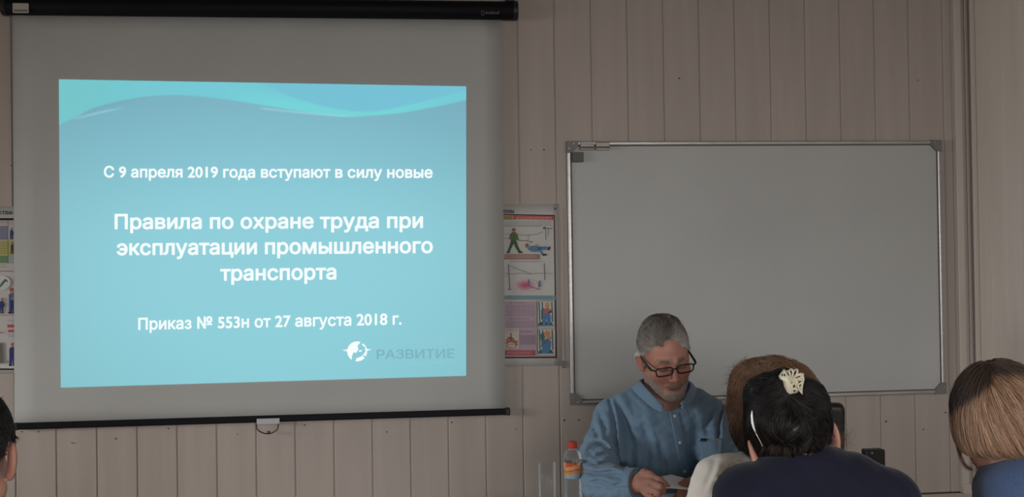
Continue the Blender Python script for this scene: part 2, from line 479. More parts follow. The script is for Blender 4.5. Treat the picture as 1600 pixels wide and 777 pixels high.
# ---- the projected slide: pale cyan light thrown on the fabric
YSL = YS-.0022
S00, S10, S01, S11 = [np.array(c, float) for c in ((92, 124), (728.5, 135), (95, 606), (728.5, 587.5))]
def bez(pts, x):
    xs = np.array([p[0] for p in pts], float); ys = np.array([p[1] for p in pts], float)
    # smooth interpolation (Catmull-Rom style through np.interp of a densified curve)
    t = np.linspace(0, len(xs)-1, 400); i = np.clip(t.astype(int), 0, len(xs)-2); f = t-i
    def cr(a):
        am = np.concatenate([[2*a[0]-a[1]], a, [2*a[-1]-a[-2]]])
        p0, p1, p2, p3 = am[i], am[i+1], am[i+2], am[i+3]
        return .5*((2*p1)+(-p0+p2)*f+(2*p0-5*p1+4*p2-p3)*f**2+(-p0+3*p1-3*p2+p3)*f**3)
    return np.interp(x, cr(xs), cr(ys))
NU, NV = 400, 300
uu, vv = np.meshgrid(np.linspace(0, 1, NU), np.linspace(0, 1, NV))
PX = (S00[0]*(1-uu)+S10[0]*uu)*(1-vv)+(S01[0]*(1-uu)+S11[0]*uu)*vv
PY = (S00[1]*(1-uu)+S10[1]*uu)*(1-vv)+(S01[1]*(1-uu)+S11[1]*uu)*vv
def sst(a, b, x):
    t = np.clip((x-a)/(b-a), 0, 1); return t*t*(3-2*t)
def L3(c): return np.array(lin(c))
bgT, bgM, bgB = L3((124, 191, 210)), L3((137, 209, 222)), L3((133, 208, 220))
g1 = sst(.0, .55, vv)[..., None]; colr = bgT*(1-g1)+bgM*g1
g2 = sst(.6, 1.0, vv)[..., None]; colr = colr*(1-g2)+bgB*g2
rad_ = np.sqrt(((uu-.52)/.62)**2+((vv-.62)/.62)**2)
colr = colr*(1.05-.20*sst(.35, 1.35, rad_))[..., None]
up = bez([(85, 199), (114, 185), (151, 167), (212, 153), (273, 148.6), (334, 153), (415, 165), (476, 175), (517, 180), (557, 182), (618, 177.5), (680, 167), (735, 155)], PX)
inn = bez([(380, 122), (411, 132), (456, 151), (516, 168), (577, 174.5), (638, 164), (690, 151), (735, 140)], PX)
k1 = sst(1.6, -1.6, PY-up)[..., None]
side = sst(92, 300, PX)[..., None]
wave = L3((112, 205, 210))*(1-side)+L3((112, 209, 222))*side
hi = sst(22, 2, np.abs(up-6-PY))*sst(330, 430, PX)*sst(735, 600, PX)
wave = wave*(1-hi[..., None]*.8)+L3((112, 222, 226))*hi[..., None]*.8
k2 = (sst(1.8, -1.8, PY-inn)*sst(385, 410, PX))[..., None]
wave = wave*(1-k2)+L3((112, 200, 222))*k2
colr = colr*(1-k1)+wave*k1
# thin pale streaks under the wave
for cpts, wdt, s in (([(108, 188), (130, 182), (160, 175), (195, 168)], 1.6, .45), ([(400, 168), (440, 173), (490, 178), (530, 181), (560, 182.5)], 1.7, .45)):
    yy = bez(cpts, PX); xm, xM = cpts[0][0], cpts[-1][0]
    k = sst(wdt*1.6, 0, np.abs(PY-yy))*sst(xm, xm+18, PX)*sst(xM+8, xM-30, PX)*s
    colr = colr*(1-k[..., None])+L3((170, 235, 240))*k[..., None]
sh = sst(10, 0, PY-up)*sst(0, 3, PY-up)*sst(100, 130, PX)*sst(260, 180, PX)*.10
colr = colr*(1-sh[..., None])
cor = [at(*c, YSL) for c in (S00, S10, S01, S11)]
Vs = np.array([at(x, y, YSL) for x, y in zip(PX.ravel(), PY.ravel())])
idx = np.arange(NU*NV).reshape(NV, NU)
Fs = np.stack([idx[:-1, :-1], idx[1:, :-1], idx[1:, 1:], idx[:-1, 1:]], -1).reshape(-1, 4)
M_slide = mat('projected_light', (.12, .12, .12), rough=.9, spec=.05)
nt = M_slide.node_tree; at_ = nt.nodes.new('ShaderNodeAttribute'); at_.attribute_name = 'Col'
nt.links.new(at_.outputs['Color'], nt.nodes['Principled BSDF'].inputs['Emission Color'])
nt.nodes['Principled BSDF'].inputs['Emission Strength'].default_value = .86
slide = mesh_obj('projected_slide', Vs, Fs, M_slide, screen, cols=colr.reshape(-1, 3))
slide['label'] = 'pale cyan projected slide with white Cyrillic text'
M_txt = mat('projected_white', (.12, .12, .12), rough=.9, spec=.05, emit=(lin((247, 255, 255)), .93))
M_tg = mat('projected_grey', (.2, .2, .2), rough=.9, spec=.05, emit=(lin((103, 172, 188)), .88))
M_tf = mat('projected_faint_grey', (.25, .25, .25), rough=.9, spec=.05, emit=(lin((121, 192, 205)), .88))
YT = YSL-.0008
lettering('slide_lettering', 'С 9 апреля 2019 года вступают в силу новые', 162.3, 277.6, 676, 278.4, 18.3, YT, M_txt, slide, .027)
lettering('slide_lettering', 'Правила по охране труда при', 179, 358.6, 661, 356.6, 24.3, YT, M_txt, slide, .027)
lettering('slide_lettering', 'эксплуатации промышленного', 182.3, 399.3, 676.3, 395.8, 24.8, YT, M_txt, slide, .027)
lettering('slide_lettering', 'транспорта', 344, 439.2, 525.6, 437, 24.6, YT, M_txt, slide, .027)
lettering('slide_lettering', 'Приказ № 553н от 27 августа 2018 г.', 216, 516, 627.5, 507.6, 19.2, YT, M_txt, slide, .024)
lettering('slide_lettering', 'РАЗВИТИЕ', 588.5, 561.5, 710, 559.8, 14.8, YT, M_tg, slide, .022)
lettering('slide_lettering', 'Учебный центр', 623, 537.8, 712, 535.8, 7.2, YT, M_tf, slide, .005)
lettering('slide_lettering', 'кадры и развитие', 639, 569.5, 708.5, 568, 4.4, YT, M_tf, slide, .0)
# globe emblem beside the grey word
m = MB()
cx, cy = 558, 549.3
def em_poly(pts): m.bm.faces.new([m.bm.verts.new(Vector(at(x, y, YT))) for x, y in pts])
arc = lambda r, a0, a1, k=14, ox=0, oy=0, sx=1.0: [(cx+ox+r*sx*math.cos(math.radians(a0+(a1-a0)*i/k)), cy+oy-r*math.sin(math.radians(a0+(a1-a0)*i/k))) for i in range(k+1)]
em_poly(arc(15.6, 70, 238)+[(550, 556), (552.5, 551), (557, 551.5), (560, 546), (558.5, 541)])
em_poly(arc(15.6, 52, -28)+[(566.5, 555.5), (571, 550), (570.5, 543), (565, 538.5)])
em_poly(arc(15.6, -40, -100)+[(557, 560), (562, 558.5), (566, 556)])
em_poly([(560.5, 548), (566, 547), (565, 549.5), (561, 550)])
em_poly([(534, 547.6), (544, 546.2), (544, 549.4)]); em_poly([(581, 546.6), (572, 545.2), (572, 548.6)])
m.build('slide_emblem', M_txt, slide)
# ================================================================== whiteboard
M_wb = mat('whiteboard_enamel', (.425, .43, .42), rough=.42, spec=.35, noise=((2.2, 2.2, 2.2), .045))
M_alu = mat('brushed_aluminium', (.42, .40, .39), rough=.38, metal=.75, noise=((6, 6, 60), .12))
M_gplast = mat('grey_corner_plastic', (.17, .165, .16), rough=.5)
YW = -.02
P = [at(x, y, YW) for x, y in ((885, 221.5), (1470, 219.5), (1478, 615), (893, 632.5))]
x0, x1 = (P[0][0]+P[3][0])/2, (P[1][0]+P[2][0])/2
z1, z0 = (P[0][2]+P[1][2])/2, (P[2][2]+P[3][2])/2
board = tag(empty('whiteboard', ((x0+x1)/2, YW, z0)), 'blank magnetic whiteboard with aluminium frame on the panelled wall', 'whiteboard')
m = MB(); m.box((x0+.006, -.013, z0+.006), (x1-.006, -.002, z1-.006), .001); m.build('writing_surface', M_wb, board)
fw = .0145
for lo, hi in (((x0, z1-fw), (x1, z1)), ((x0, z0), (x1, z0+fw)), ((x0, z0+fw), (x0+fw, z1-fw)), ((x1-fw, z0+fw), (x1, z1-fw))):
    m = MB(); m.box((lo[0], -.021, lo[1]), (hi[0], -.0015, hi[1]), .004, 3); m.build('frame_rail', M_alu, board, smooth=False)
m = MB(); g_ = fw-.001
for lo, hi in (((x0+g_, z1-g_-.0045), (x1-g_, z1-g_)), ((x0+g_, z0+g_), (x1-g_, z0+g_+.0045)), ((x0+g_, z0+g_), (x0+g_+.0045, z1-g_)), ((x1-g_-.0045, z0+g_), (x1-g_, z1-g_))): m.box((lo[0], -.016, lo[1]), (hi[0], -.012, hi[1]))
m.build('frame_inner_strip', mat('dark_strip', (.10, .09, .085), rough=.6), board)  # dark strip along the inner edge of the rails
for (cx, cz, sx, sz) in ((x0, z1, 1, -1), (x1, z1, -1, -1), (x0, z0, 1, 1), (x1, z0, -1, 1)):
    e = .002; L, s = .044, .021
    poly = [(cx-sx*e, cz-sz*e), (cx+sx*L, cz-sz*e), (cx+sx*L, cz+sz*s), (cx+sx*(s+.004), cz+sz*(s+.004)), (cx+sx*s, cz+sz*L), (cx-sx*e, cz+sz*L)]
    poly = [(cx-sx*e, cz-sz*e), (cx+sx*L, cz-sz*e), (cx+sx*(L-.001), cz+sz*(s-.002)), (cx+sx*(s-.002), cz+sz*(L-.001)), (cx-sx*e, cz+sz*L)]
    m = MB(); m.prism([(x, -.025, z) for x, z in poly], (0, .0235, 0))
    bmesh.ops.bevel(m.bm, geom=m.bm.edges[:], offset=.0018, segments=2, affect='EDGES')
    co = m.build('frame_corner', M_gplast, board)
    m = MB()
    for dx, dz in ((.026, .008), (.008, .026)): m.lathe((cx+sx*dx, -.0255, cz+sz*dz), [(0, -.0015), (.0025, -.0012), (.003, .001)], 12, 'y')
    m.build('screw', M_alu, co)
# magnets and clips in the upper left corner
def magnet(px0, py0, px1, py1, name, m1, label, cat, ridge):
    a, b = at(px0, py0, -.022), at(px1, py1, -.022)
    m = MB(); m.box((a[0], -.033, b[2]), (b[0], -.0215 if py0 < 235 else -.0135, a[2]), .002, 2)
    o = m.build(name, m1)
    if ridge:
        m = MB(); zz = (a[2]*.35+b[2]*.65); m.tube([(a[0]+.002, -.0345, zz), (b[0]-.002, -.0345, zz)], .0032, 10); m.build('clip_lip', M_dk, o)
    return tag(o, label, cat)
M_dk = mat('dark_steel', (.09, .075, .075), rough=.4, metal=.5)
M_steel = mat('dull_steel', (.27, .25, .215), rough=.45, metal=.4)
M_mag = mat('grey_green_magnet', (.105, .112, .09), rough=.6)
magnet(906, 224, 928, 235, 'magnetic_clip', M_steel, 'dull steel clip on whiteboard top rail next to the frame corner', 'clip', True)
magnet(930.5, 223, 952, 235, 'magnetic_clip', mat('pale_steel', (.33, .29, .27), rough=.45, metal=.35), 'pale steel clip on whiteboard top rail, farther from the frame corner', 'clip', True)
magnet(894, 238, 911.5, 253.5, 'magnet', M_mag, 'grey-green block magnet on whiteboard just below the metal clips', 'magnet', False)

# ================================================================== safety posters
M_pprint = mat('poster_print', rough=.55, spec=.3, vcol=True)
M_sheet = mat('laminated_paper', (.47, .46, .44), rough=.3, spec=.45, noise=((8, 8, 8), .04))
class Print:
    """flat printed shapes on a poster, each a little above the one before"""
    def __init__(s): s.V, s.F, s.C, s.l = [], [], [], 0
    def poly(s, pts, c):
        s.l += 1; b = len(s.V); y = -.0042-.00002*s.l
        for x, z in pts: s.V.append(at(x, z, y)); s.C.append([.88*(.8*v+.2*(.3*lin(c)[0]+.5*lin(c)[1]+.2*lin(c)[2])) for v in lin(c)])
        s.F.append(list(range(b, b+len(pts)))); return s
    def rect(s, x0, y0, x1, y1, c, dy=0): return s.poly([(x0, y0), (x1, y0+dy), (x1, y1+dy), (x0, y1)], c)
    def line(s, pts, w, c):
        for (xa, ya), (xb, yb) in zip(pts, pts[1:]):
            L = math.hypot(xb-xa, yb-ya) or 1; nx, ny = -(yb-ya)/L*w/2, (xb-xa)/L*w/2
            s.poly([(xa+nx, ya+ny), (xb+nx, yb+ny), (xb-nx, yb-ny), (xa-nx, ya-ny)], c)
        return s
    def ell(s, x, y, rx, ry, c, k=18): return s.poly([(x+rx*math.cos(2*PI*i/k), y+ry*math.sin(2*PI*i/k)) for i in range(k)], c)
    def para(s, x0, y0, x1, y1, step, c, h=.9, seed=1):
        r = random.Random(seed); y = y0
        while y < y1:
            x = x0
            while x < x1-1:
                w = r.uniform(2.0, 6.5); e = min(x1, x+w); s.rect(x, y, e, y+h*.8, tuple(.7*q+.3*172 for q in c)); x = e+.9
            y += step
        return s
    def build(s, name, parent): return mesh_obj(name, s.V, s.F, M_pprint, parent, cols=np.array(s.C))
def sheet(name, X0, X1, Z0, Z1, label):
    n = 14; rows = []
    r = random.Random(len(label))
    for j in range(n+1):
        z = Z0+(Z1-Z0)*j/n
        rows.append([(X0+(X1-X0)*i/n, -.0030-.0006*math.sin(i*1.7+j*.9)*(1 if i in (0, n) or j in (0, n) else 0), z) for i in range(n+1)])
    m = MB(); m.grid(rows); o = m.build(name, M_sheet, smooth=True); solidify(o, .0008, off=0)
    return tag(o, label, 'poster')
# ---- the poster right of the screen
a, b = at(872.5, 319, -.003), at(874, 571.5, -.003)
pr_ = sheet('safety_poster', a[0]-.43, a[0], b[2], a[2], 'laminated safety poster with red header and workers, between screen and whiteboard')
p = Print()
p.poly([(770, 334), (867, 336), (870.5, 560), (770, 560.5)], (88, 40, 42))            # dark red border
p.poly([(770, 336), (865, 338), (868, 557), (770, 557.5)], (196, 194, 188))           # printed field
p.rect(770, 337, 801.5, 343.5, (150, 135, 60)); p.rect(802, 337, 866, 343, (190, 62, 62), 1)
p.para(806, 339.2, 862, 342, 2.4, (235, 175, 170), 1.1, 3)
p.para(776, 346, 863, 352.5, 2.1, (152, 146, 143), 1.0, 4)
p.para(776, 353.5, 845, 355, 2.2, (130, 112, 112), .9, 5)
# wires, ground line and the pole
for q in ([(776, 366.5), (800, 366), (822, 368), (840, 366), (848, 362)], [(776, 371), (800, 373.5), (815, 376), (832, 378)], [(825, 366.5), (826, 372), (823.5, 377)]):
    p.line(q, .8, (120, 128, 140))
p.line([(849, 356.5), (863, 357.5)], 1.1, (95, 95, 100)); p.line([(852.5, 357), (853, 375)], .9, (105, 105, 110)); p.line([(856.5, 357.5), (857, 368)], .8, (115, 115, 120)); p.poly([(849, 355), (852, 354), (851.5, 358.5), (848.5, 358)], (80, 80, 85))
# worker in green, legs apart
gr, gd = (72, 112, 52), (55, 90, 40)
p.poly([(800.5, 363), (805.5, 363), (809, 367), (810.5, 374.5), (808, 376), (807.5, 371), (806.5, 376.5), (798.5, 376.5), (798.5, 370), (797.5, 375), (795.3, 373.5), (797, 366.5)], gr)
p.poly([(798.5, 376), (806.5, 376), (809.5, 385), (813.5, 393), (810, 394.5), (805.5, 387), (802.8, 380.5), (799.5, 387), (796, 394.5), (792.5, 393.5), (796, 385)], gd)
p.poly([(791.5, 393.5), (796.5, 393.5), (797, 395.5), (790.8, 395.6)], (40, 42, 40)); p.poly([(809.6, 393), (813.5, 392.3), (817, 394.6), (816.5, 395.6), (809.8, 395.6)], (40, 42, 40))
p.ell(802.8, 361, 2.2, 2.6, (176, 112, 92)); p.poly([(799.6, 360.5), (800.2, 357.4), (803, 356.6), (805.6, 357.6), (806, 360.5)], (158, 78, 44))
p.line([(809, 375.6), (826, 377), (831, 379.5)], 1.0, (122, 96, 66))
# worker in blue lying on the ground
bl_, bd = (84, 126, 170), (64, 100, 150)
p.poly([(824, 389), (828.5, 384.5), (836, 383.8), (843, 385.5), (853, 385), (858, 387), (857.5, 390.8), (846, 391), (849, 395.5), (851, 398.5), (847.5, 399.5), (843, 393), (836, 394), (829, 393)], bl_)
p.poly([(839, 386), (845, 385.5), (848, 389.5), (841, 392)], bd)
p.poly([(834.5, 384), (840, 381.5), (841.5, 382.4), (838, 385)], (176, 122, 96))
p.ell(823.6, 384.3, 2.7, 3.3, (170, 104, 84)); p.poly([(820.6, 386), (821.4, 381.4), (825, 380.2), (826.4, 382.6), (823, 384)], (150, 74, 40))
p.poly([(856.5, 387), (859.5, 384.6), (860, 388), (858.2, 391.6), (855.8, 391.2)], (44, 46, 50)); p.poly([(847, 398), (850.5, 396.6), (854.6, 397.2), (854.5, 399.4), (848, 400)], (44, 46, 50))
p.rect(776, 397.3, 843.5, 405.5, (160, 116, 98)); p.para(780, 399.5, 838, 404, 2.3, (205, 175, 160), .9, 6)
p.para(797, 408.5, 848, 410, 2.4, (104, 100, 100), 1.0, 7)
# step-voltage drawing with pink field
for rr, cc in ((20, (198, 190, 187)), (18, (202, 180, 184)), (16, (203, 168, 177)), (14, (202, 155, 170)), (12, (200, 141, 161)), (10, (197, 126, 150)), (8, (194, 110, 140)), (6, (190, 96, 128)), (4, (186, 82, 118))): p.ell(820.5, 446, rr, rr*.56, cc, 26)
for q in ([(794.5, 413), (796.5, 452)], [(850.5, 411.5), (851.5, 438)]): p.line(q, 1.3, (96, 96, 100))
p.line([(793, 452.5), (799, 452.5)], 1.2, (96, 96, 100))
for q in ([(788, 427), (800, 428.5), (812, 427), (826, 428.6), (842, 427), (864, 428)], [(795, 415), (812, 422), (830, 428)], [(788, 432), (793, 430)]): p.line(q, .8, (130, 130, 136))
for (x, y) in ((826, 438), (843.5, 440)):
    p.ell(x, y, 1.2, 1.5, (110, 100, 120)); p.poly([(x-2, y+1.5), (x+2, y+1.5), (x+1.6, y+9), (x-1.6, y+9)], (104, 112, 160))
p.line([(826, 447), (838, 451), (845, 452.5)], 1.2, (160, 70, 100))
p.rect(776, 461.5, 868, 468.5, (118, 156, 162), .5); p.para(780, 463.6, 862, 467, 2.5, (80, 112, 122), 1.1, 8)
p.rect(776, 471, 837.5, 548, (178, 152, 166))
p.para(796, 473, 822, 474.5, 2.2, (95, 65, 80), 1, 9); p.para(791, 477, 835.5, 484, 2.25, (128, 100, 116), 1, 10); p.para(791, 486, 835.5, 495, 2.25, (128, 100, 116), 1, 11); p.para(796, 498, 827, 499.5, 2.2, (95, 65, 80), 1, 12)
p.para(791, 502, 835.5, 511.5, 2.25, (128, 100, 116), 1, 13); p.para(813, 517, 832, 521.5, 2.4, (100, 66, 84), 1, 14); p.rect(811.5, 523.5, 836.5, 539, (160, 128, 150)); p.para(813, 525, 835.5, 538, 2.2, (120, 92, 116), 1, 15)
p.rect(776, 513.5, 811, 545, (190, 178, 170)); p.para(790, 515, 808, 519, 2.2, (130, 110, 112), .9, 16)
for q in ([(791, 533), (797, 527), (802, 531), (808, 540)], [(790, 537), (797, 533), (803, 535), (809, 534)]): p.line(q, 3.4, (168, 92, 64))
p.ell(799, 541, 9, 3.4, (150, 126, 104)); p.ell(799, 541, 6.5, 2.2, (192, 180, 170)); p.ell(798.5, 529.5, 2.4, 3.2, (150, 70, 48)); p.line([(798.5, 520.5), (798.5, 527)], 1.4, (70, 70, 76))
p.rect(776, 547.5, 836.5, 556, (176, 62, 78)); p.para(793, 550, 832, 554.5, 2.6, (206, 120, 128), 1.1, 17)
# two framed rescue drawings
for (x0_, y0_, x1_, y1_, k) in ((839.5, 470.3, 867, 511, 0), (840, 514, 868, 555.5, 1)):
    p.rect(x0_, y0_, x1_, y1_, (104, 102, 100)); p.rect(x0_+.7, y0_+.7, x1_-.7, y1_-.7, (192, 194, 188))
    ox, oy = x0_, y0_
    p.poly([(ox+1.5, oy+35), (ox+6, oy+32.5), (ox+22, oy+33), (ox+25.5, oy+38.5), (ox+1, oy+39)], (52, 92, 88))
    for lx in (3.5, 8.5, 23.5): p.line([(ox+lx-.8, oy+2), (ox+lx+.4, oy+33)], 2.0, (72, 92, 104))
    p.poly([(ox+6, oy+14), (ox+11, oy+11), (ox+11, oy+25), (ox+6, oy+30)], (64, 104, 112))
    if k == 0:
        p.poly([(ox+9, oy+19), (ox+19, oy+18), (ox+21.5, oy+25), (ox+20.5, oy+37), (ox+15.5, oy+38), (ox+14.5, oy+27), (ox+13, oy+38), (ox+8, oy+37.5)], (64, 122, 176))
        p.poly([(ox+9.5, oy+14), (ox+14, oy+11.5), (ox+20.5, oy+12.5), (ox+22.5, oy+17), (ox+17, oy+19.5), (ox+9.5, oy+19.5)], (176, 104, 88)); p.poly([(ox+17, oy+17), (ox+22.5, oy+15), (ox+22, oy+18.5), (ox+17.5, oy+20)], (120, 36, 44))
        p.ell(ox+15.6, oy+7, 3.6, 5.2, (206, 150, 84)); p.ell(ox+15.6, oy+9.4, 2.6, 2.6, (196, 132, 100))
    else:
        p.poly([(ox+4, oy+9), (ox+9, oy+5), (ox+12, oy+9), (ox+11, oy+17), (ox+5, oy+18)], (56, 112, 116))
        p.poly([(ox+9, oy+17), (ox+18, oy+14), (ox+21.5, oy+21), (ox+20, oy+34), (ox+14, oy+39), (ox+6, oy+38.5), (ox+8, oy+26)], (66, 126, 170))
        p.poly([(ox+9, oy+20), (ox+16, oy+17), (ox+17, oy+21), (ox+10, oy+24.5)], (104, 96, 130))
        p.ell(ox+15, oy+8.5, 5.0, 5.6, (212, 132, 56)); p.ell(ox+13.6, oy+10.4, 2.6, 2.8, (200, 140, 104)); p.poly([(ox+16, oy+13), (ox+21, oy+12), (ox+22, oy+16), (ox+17.5, oy+17)], (206, 128, 60))
p.para(841, 562.4, 864, 564, 2.4, (150, 146, 142), .9, 18)
p.build('poster_print', pr_)
lettering('poster_title', 'СХЕМЫ', 781, 333.2, 803.2, 333.4, 5.6, -.0072, mat('black_print', (.03, .03, .03), rough=.6), pr_, .03)
p2 = Print(); p2.poly([(866, 325), (868.5, 324), (868, 328.5), (866.6, 330)], (92, 86, 80)); p2.poly([(867.6, 325.5), (870.3, 325), (870, 326.6), (868, 327)], (92, 86, 80)); p2.build('torn_tape', pr_)
# ---- the poster left of the screen
a, b = at(60, 322, -.003), at(60, 583, -.003)
pl_ = sheet('safety_poster', a[0]-.46, a[0], b[2], a[2], 'laminated safety poster with workers in blue overalls, half hidden behind projection screen')
p = Print()
p.poly([(-60, 341), (60, 341), (60, 344.5), (-60, 344.5)], (30, 28, 28)); p.poly([(-60, 576), (60, 576), (60, 578.5), (-60, 578.5)], (24, 22, 22))
p.rect(-60, 344.5, 60, 576, (196, 192, 188))
p.rect(-60, 345.5, 60, 352, (196, 176, 180)); p.rect(-60, 353, 12.3, 375, (134, 138, 162)); p.rect(-60, 376, 60, 399, (186, 178, 84)); p.rect(-60, 399.5, 60, 411.5, (112, 158, 92)); p.rect(13, 400, 60, 411, (164, 176, 168))
for y0_, y1_, c, s in ((355, 374, (92, 94, 124), 21), (378, 397, (130, 122, 60), 22), (401, 410, (82, 120, 66), 23), (414, 419, (140, 134, 138), 24), (346.8, 350, (150, 126, 132), 25)):
    p.para(-60, y0_, 11, y1_, 3.4, c, 1.0, s)
p.line([(12.5, 345), (12.5, 412)], .8, (84, 84, 84)); p.line([(-60, 424), (60, 424)], 1.1, (176, 96, 96)); p.line([(-60, 492.5), (60, 492.5)], 1.0, (184, 106, 102))
def worker(x, y, h, c, bent=0.0, helm=(170, 92, 58)):
    s = h/30.0
    p.poly([(x-4.2*s+bent, y-22*s), (x-1*s+bent, y-24.5*s), (x+2.5*s+bent, y-24*s), (x+5*s+bent*.6, y-18*s), (x+4*s, y-11*s), (x+3.6*s, y), (x+.6*s, y), (x+.2*s, y-9*s), (x-1.2*s, y), (x-4.2*s, y), (x-4*s, y-12*s)], c)
    p.poly([(x+3.5*s+bent, y-21*s), (x+6.6*s, y-16*s), (x+5.4*s, y-12*s), (x+3.2*s, y-15*s)], tuple(int(v*.8) for v in c))
    p.rect(x-4.8*s, y-1.4*s, x-.6*s, y+.6*s, (36, 32, 36)); p.rect(x+.4*s, y-1.4*s, x+4.6*s, y+.6*s, (36, 32, 36))
    p.ell(x+.6*s+bent, y-26.4*s, 2.4*s, 2.7*s, (178, 120, 98)); p.poly([(x-2.4*s+bent, y-26.6*s), (x-1.4*s+bent, y-29.2*s), (x+1*s+bent, y-30*s), (x+3*s+bent, y-29*s), (x+3.8*s+bent, y-26.6*s)], helm)
worker(18, 374, 18, (52, 64, 122)); worker(19.3, 396.5, 18, (62, 74, 78), 0, (120, 84, 52))
p.ell(4, 442, 12.5, 11, (206, 206, 200)); p.line([(1.5, 446), (9, 437)], 3.4, (62, 112, 92)); p.line([(9, 437), (11.5, 440.5)], 2.2, (58, 96, 88)); p.line([(-2, 450), (3, 445)], 2.4, (62, 112, 92))
worker(19, 489.5, 39, (58, 104, 160)); worker(19.4, 489.5, 26, (44, 50, 112)); p.ell(18.4, 455.5, 3, 3.4, (186, 122, 96)); p.poly([(14.5, 454.5), (15.5, 451), (19, 449.8), (23, 452), (23, 454.5)], (166, 86, 56))
worker(2, 489.5, 24, (46, 58, 122), 1.0)
p.para(12, 500.5, 22, 502, 3, (130, 130, 126), 1.2, 26); p.rect(11.5, 507.5, 60, 512, (190, 70, 70)); p.rect(12.5, 515.5, 60, 519.5, (190, 78, 74), -.5); p.rect(-60, 519, 3, 521, (196, 96, 92)); p.para(12, 523, 24, 527, 2.6, (150, 156, 150), 1.2, 27)
p.poly([(-8, 536), (4.5, 535.5), (6, 567.5), (-8, 569)], (122, 124, 112)); p.poly([(0, 538), (3, 538), (4, 566), (1, 567)], (96, 98, 90)); p.poly([(6, 566), (12, 563), (14, 566), (7, 568)], (150, 152, 140))
worker(19.5, 571.5, 36, (42, 56, 122)); p.poly([(-60, 571), (60, 570), (60, 576), (-60, 576)], (204, 204, 196)); worker(19.5, 571.5, 36, (42, 56, 122))
p.build('poster_print', pl_)
lettering('poster_title', 'УСТРОЙСТВА', -38, 335.6, 19.2, 335.3, 5.4, -.0078, _mats['black_print'], pl_, .03)
# small clip on the poster edge
a, b = at(877.5, 564.5, -.006), at(883, 575, -.006)
m = MB(); m.box((a[0], -.009, b[2]), (b[0], -.0005, a[2]), .002); o = m.build('wall_clip', M_gplast)
tag(o, 'small grey plastic clip on the wall beside the red-headed poster', 'clip')
m = MB(); m.tube([at(878, 326, -.003), at(879.5, 450, -.003), at(880.5, 568, -.003)], .0014, 6)
o = m.build('cable', mat('pale_cable', (.5, .46, .42), rough=.35)); tag(o, 'thin pale cable running down the wall between poster and whiteboard', 'cable')

# ================================================================== table and things on it
ZT = .745
M_tab_ = mat('pale_wood_laminate', (.36, .29, .22), rough=.4, noise=((2, 30, 30), .12))
M_leg = mat('grey_steel', (.2, .2, .21), rough=.4, metal=.6)
c_l, c_r = pt(836, 760, 3.1), pt(1410, 760, 3.0)
TX0, TX1 = c_l[0]-.12, c_r[0]+.1
TY0, TY1 = -1.30, -.89
table = tag(empty('table', ((TX0+TX1)/2, (TY0+TY1)/2, 0)), 'long pale wooden table in front of the man in the blue shirt', 'table')
m = MB(); m.box((TX0, TY0, ZT-.026), (TX1, TY1, ZT), .003); m.build('tabletop', M_tab_, table)
m = MB(); m.box((TX0+.06, TY0+.012, .25), (TX1-.06, TY0+.03, ZT-.026), .002); m.build('modesty_panel', M_tab_, table)
for x in (TX0+.04, TX1-.04):
    for y in (TY0+.05, TY1-.05):
        m = MB(); m.tube([(x, y, 0.0), (x, y, ZT-.026)], .016, 14); m.lathe((x, y, 0), [(0, 0), (.021, 0), (.021, .015), (.016, .017)], 14); auto_smooth(m.build('leg', M_leg, table))

# ---- water bottle
D_B = 3.2
cB = pt(894.2, 690, D_B); xB, yB, hB = cB[0], cB[1], cB[2]-ZT
sB = D_B/CF
def zpx(py): return pt(894, py, D_B)[2]-ZT
M_pet = clear_mat('clear_plastic', (.96, .98, .99), .06, 1.35, .7)
M_water = clear_mat('water', (.95, .975, .99), .05, 1.25, .7)
R_B = 14.2*sB
bottle = tag(empty('water_bottle', (xB, yB, ZT)), 'clear plastic water bottle with red cap and orange label', 'bottle')
zcap, zsh, zl1, zl0 = zpx(700), zpx(718), zpx(722), zpx(746)
pf = [(0, 0.002), (R_B*.55, 0), (R_B*.9, .002), (R_B, .010)]
z = .014; kk = 0
while z < zl0-.008:
    pf += [(R_B*1.0, z), (R_B*.955, z+.004), (R_B*.955, z+.007), (R_B*1.0, z+.011)]; z += .017
pf += [(R_B, zl0-.004), (R_B*.965, zl0), (R_B*.965, zl1), (R_B, zl1+.003)]
for i in range(8):
    a = i/7*PI/2; pf.append((7*sB+(R_B-7*sB)*math.cos(a)**.8, zl1+.005+(zcap-.006-zl1-.005)*math.sin(a)))
pf += [(6.6*sB, zcap-.004), (8.2*sB, zcap-.003), (8.2*sB, zcap-.001), (6.6*sB, zcap), (6.6*sB, zcap+.010)]
m = MB(); m.lathe((xB, yB, ZT), pf, 40); auto_smooth(m.build('bottle_body', M_pet, bottle), 50)
wf = [(0, .005)]+[(max(r-.0012, .001), max(z, .005)) for r, z in pf[1:] if z < zpx(716)]+[(0, pf[[i for i, q in enumerate(pf) if q[1] < zpx(716)][-1]][1])]
m = MB(); m.lathe((xB, yB, ZT), wf, 40); auto_smooth(m.build('water', M_water, bottle), 50)
cp = [(0, hB), (6.6*sB, hB), (7.3*sB, hB-.002), (7.4*sB, zcap+.001), (7.0*sB, zcap), (0, zcap)]
m = MB(); m.lathe((xB, yB, ZT), cp, 48)
for v in m.bm.verts:
    dx, dy = v.co.x-xB, v.co.y-yB; rr = math.hypot(dx, dy)
    if rr > 7.2*sB:
        i = int(round(math.atan2(dy, dx)/(2*PI)*48)); f = 1.0 if i % 2 else .955; v.co.x = xB+dx*f; v.co.y = yB+dy*f
m.build('cap', mat('red_plastic', (.42, .035, .018), rough=.4), bottle)
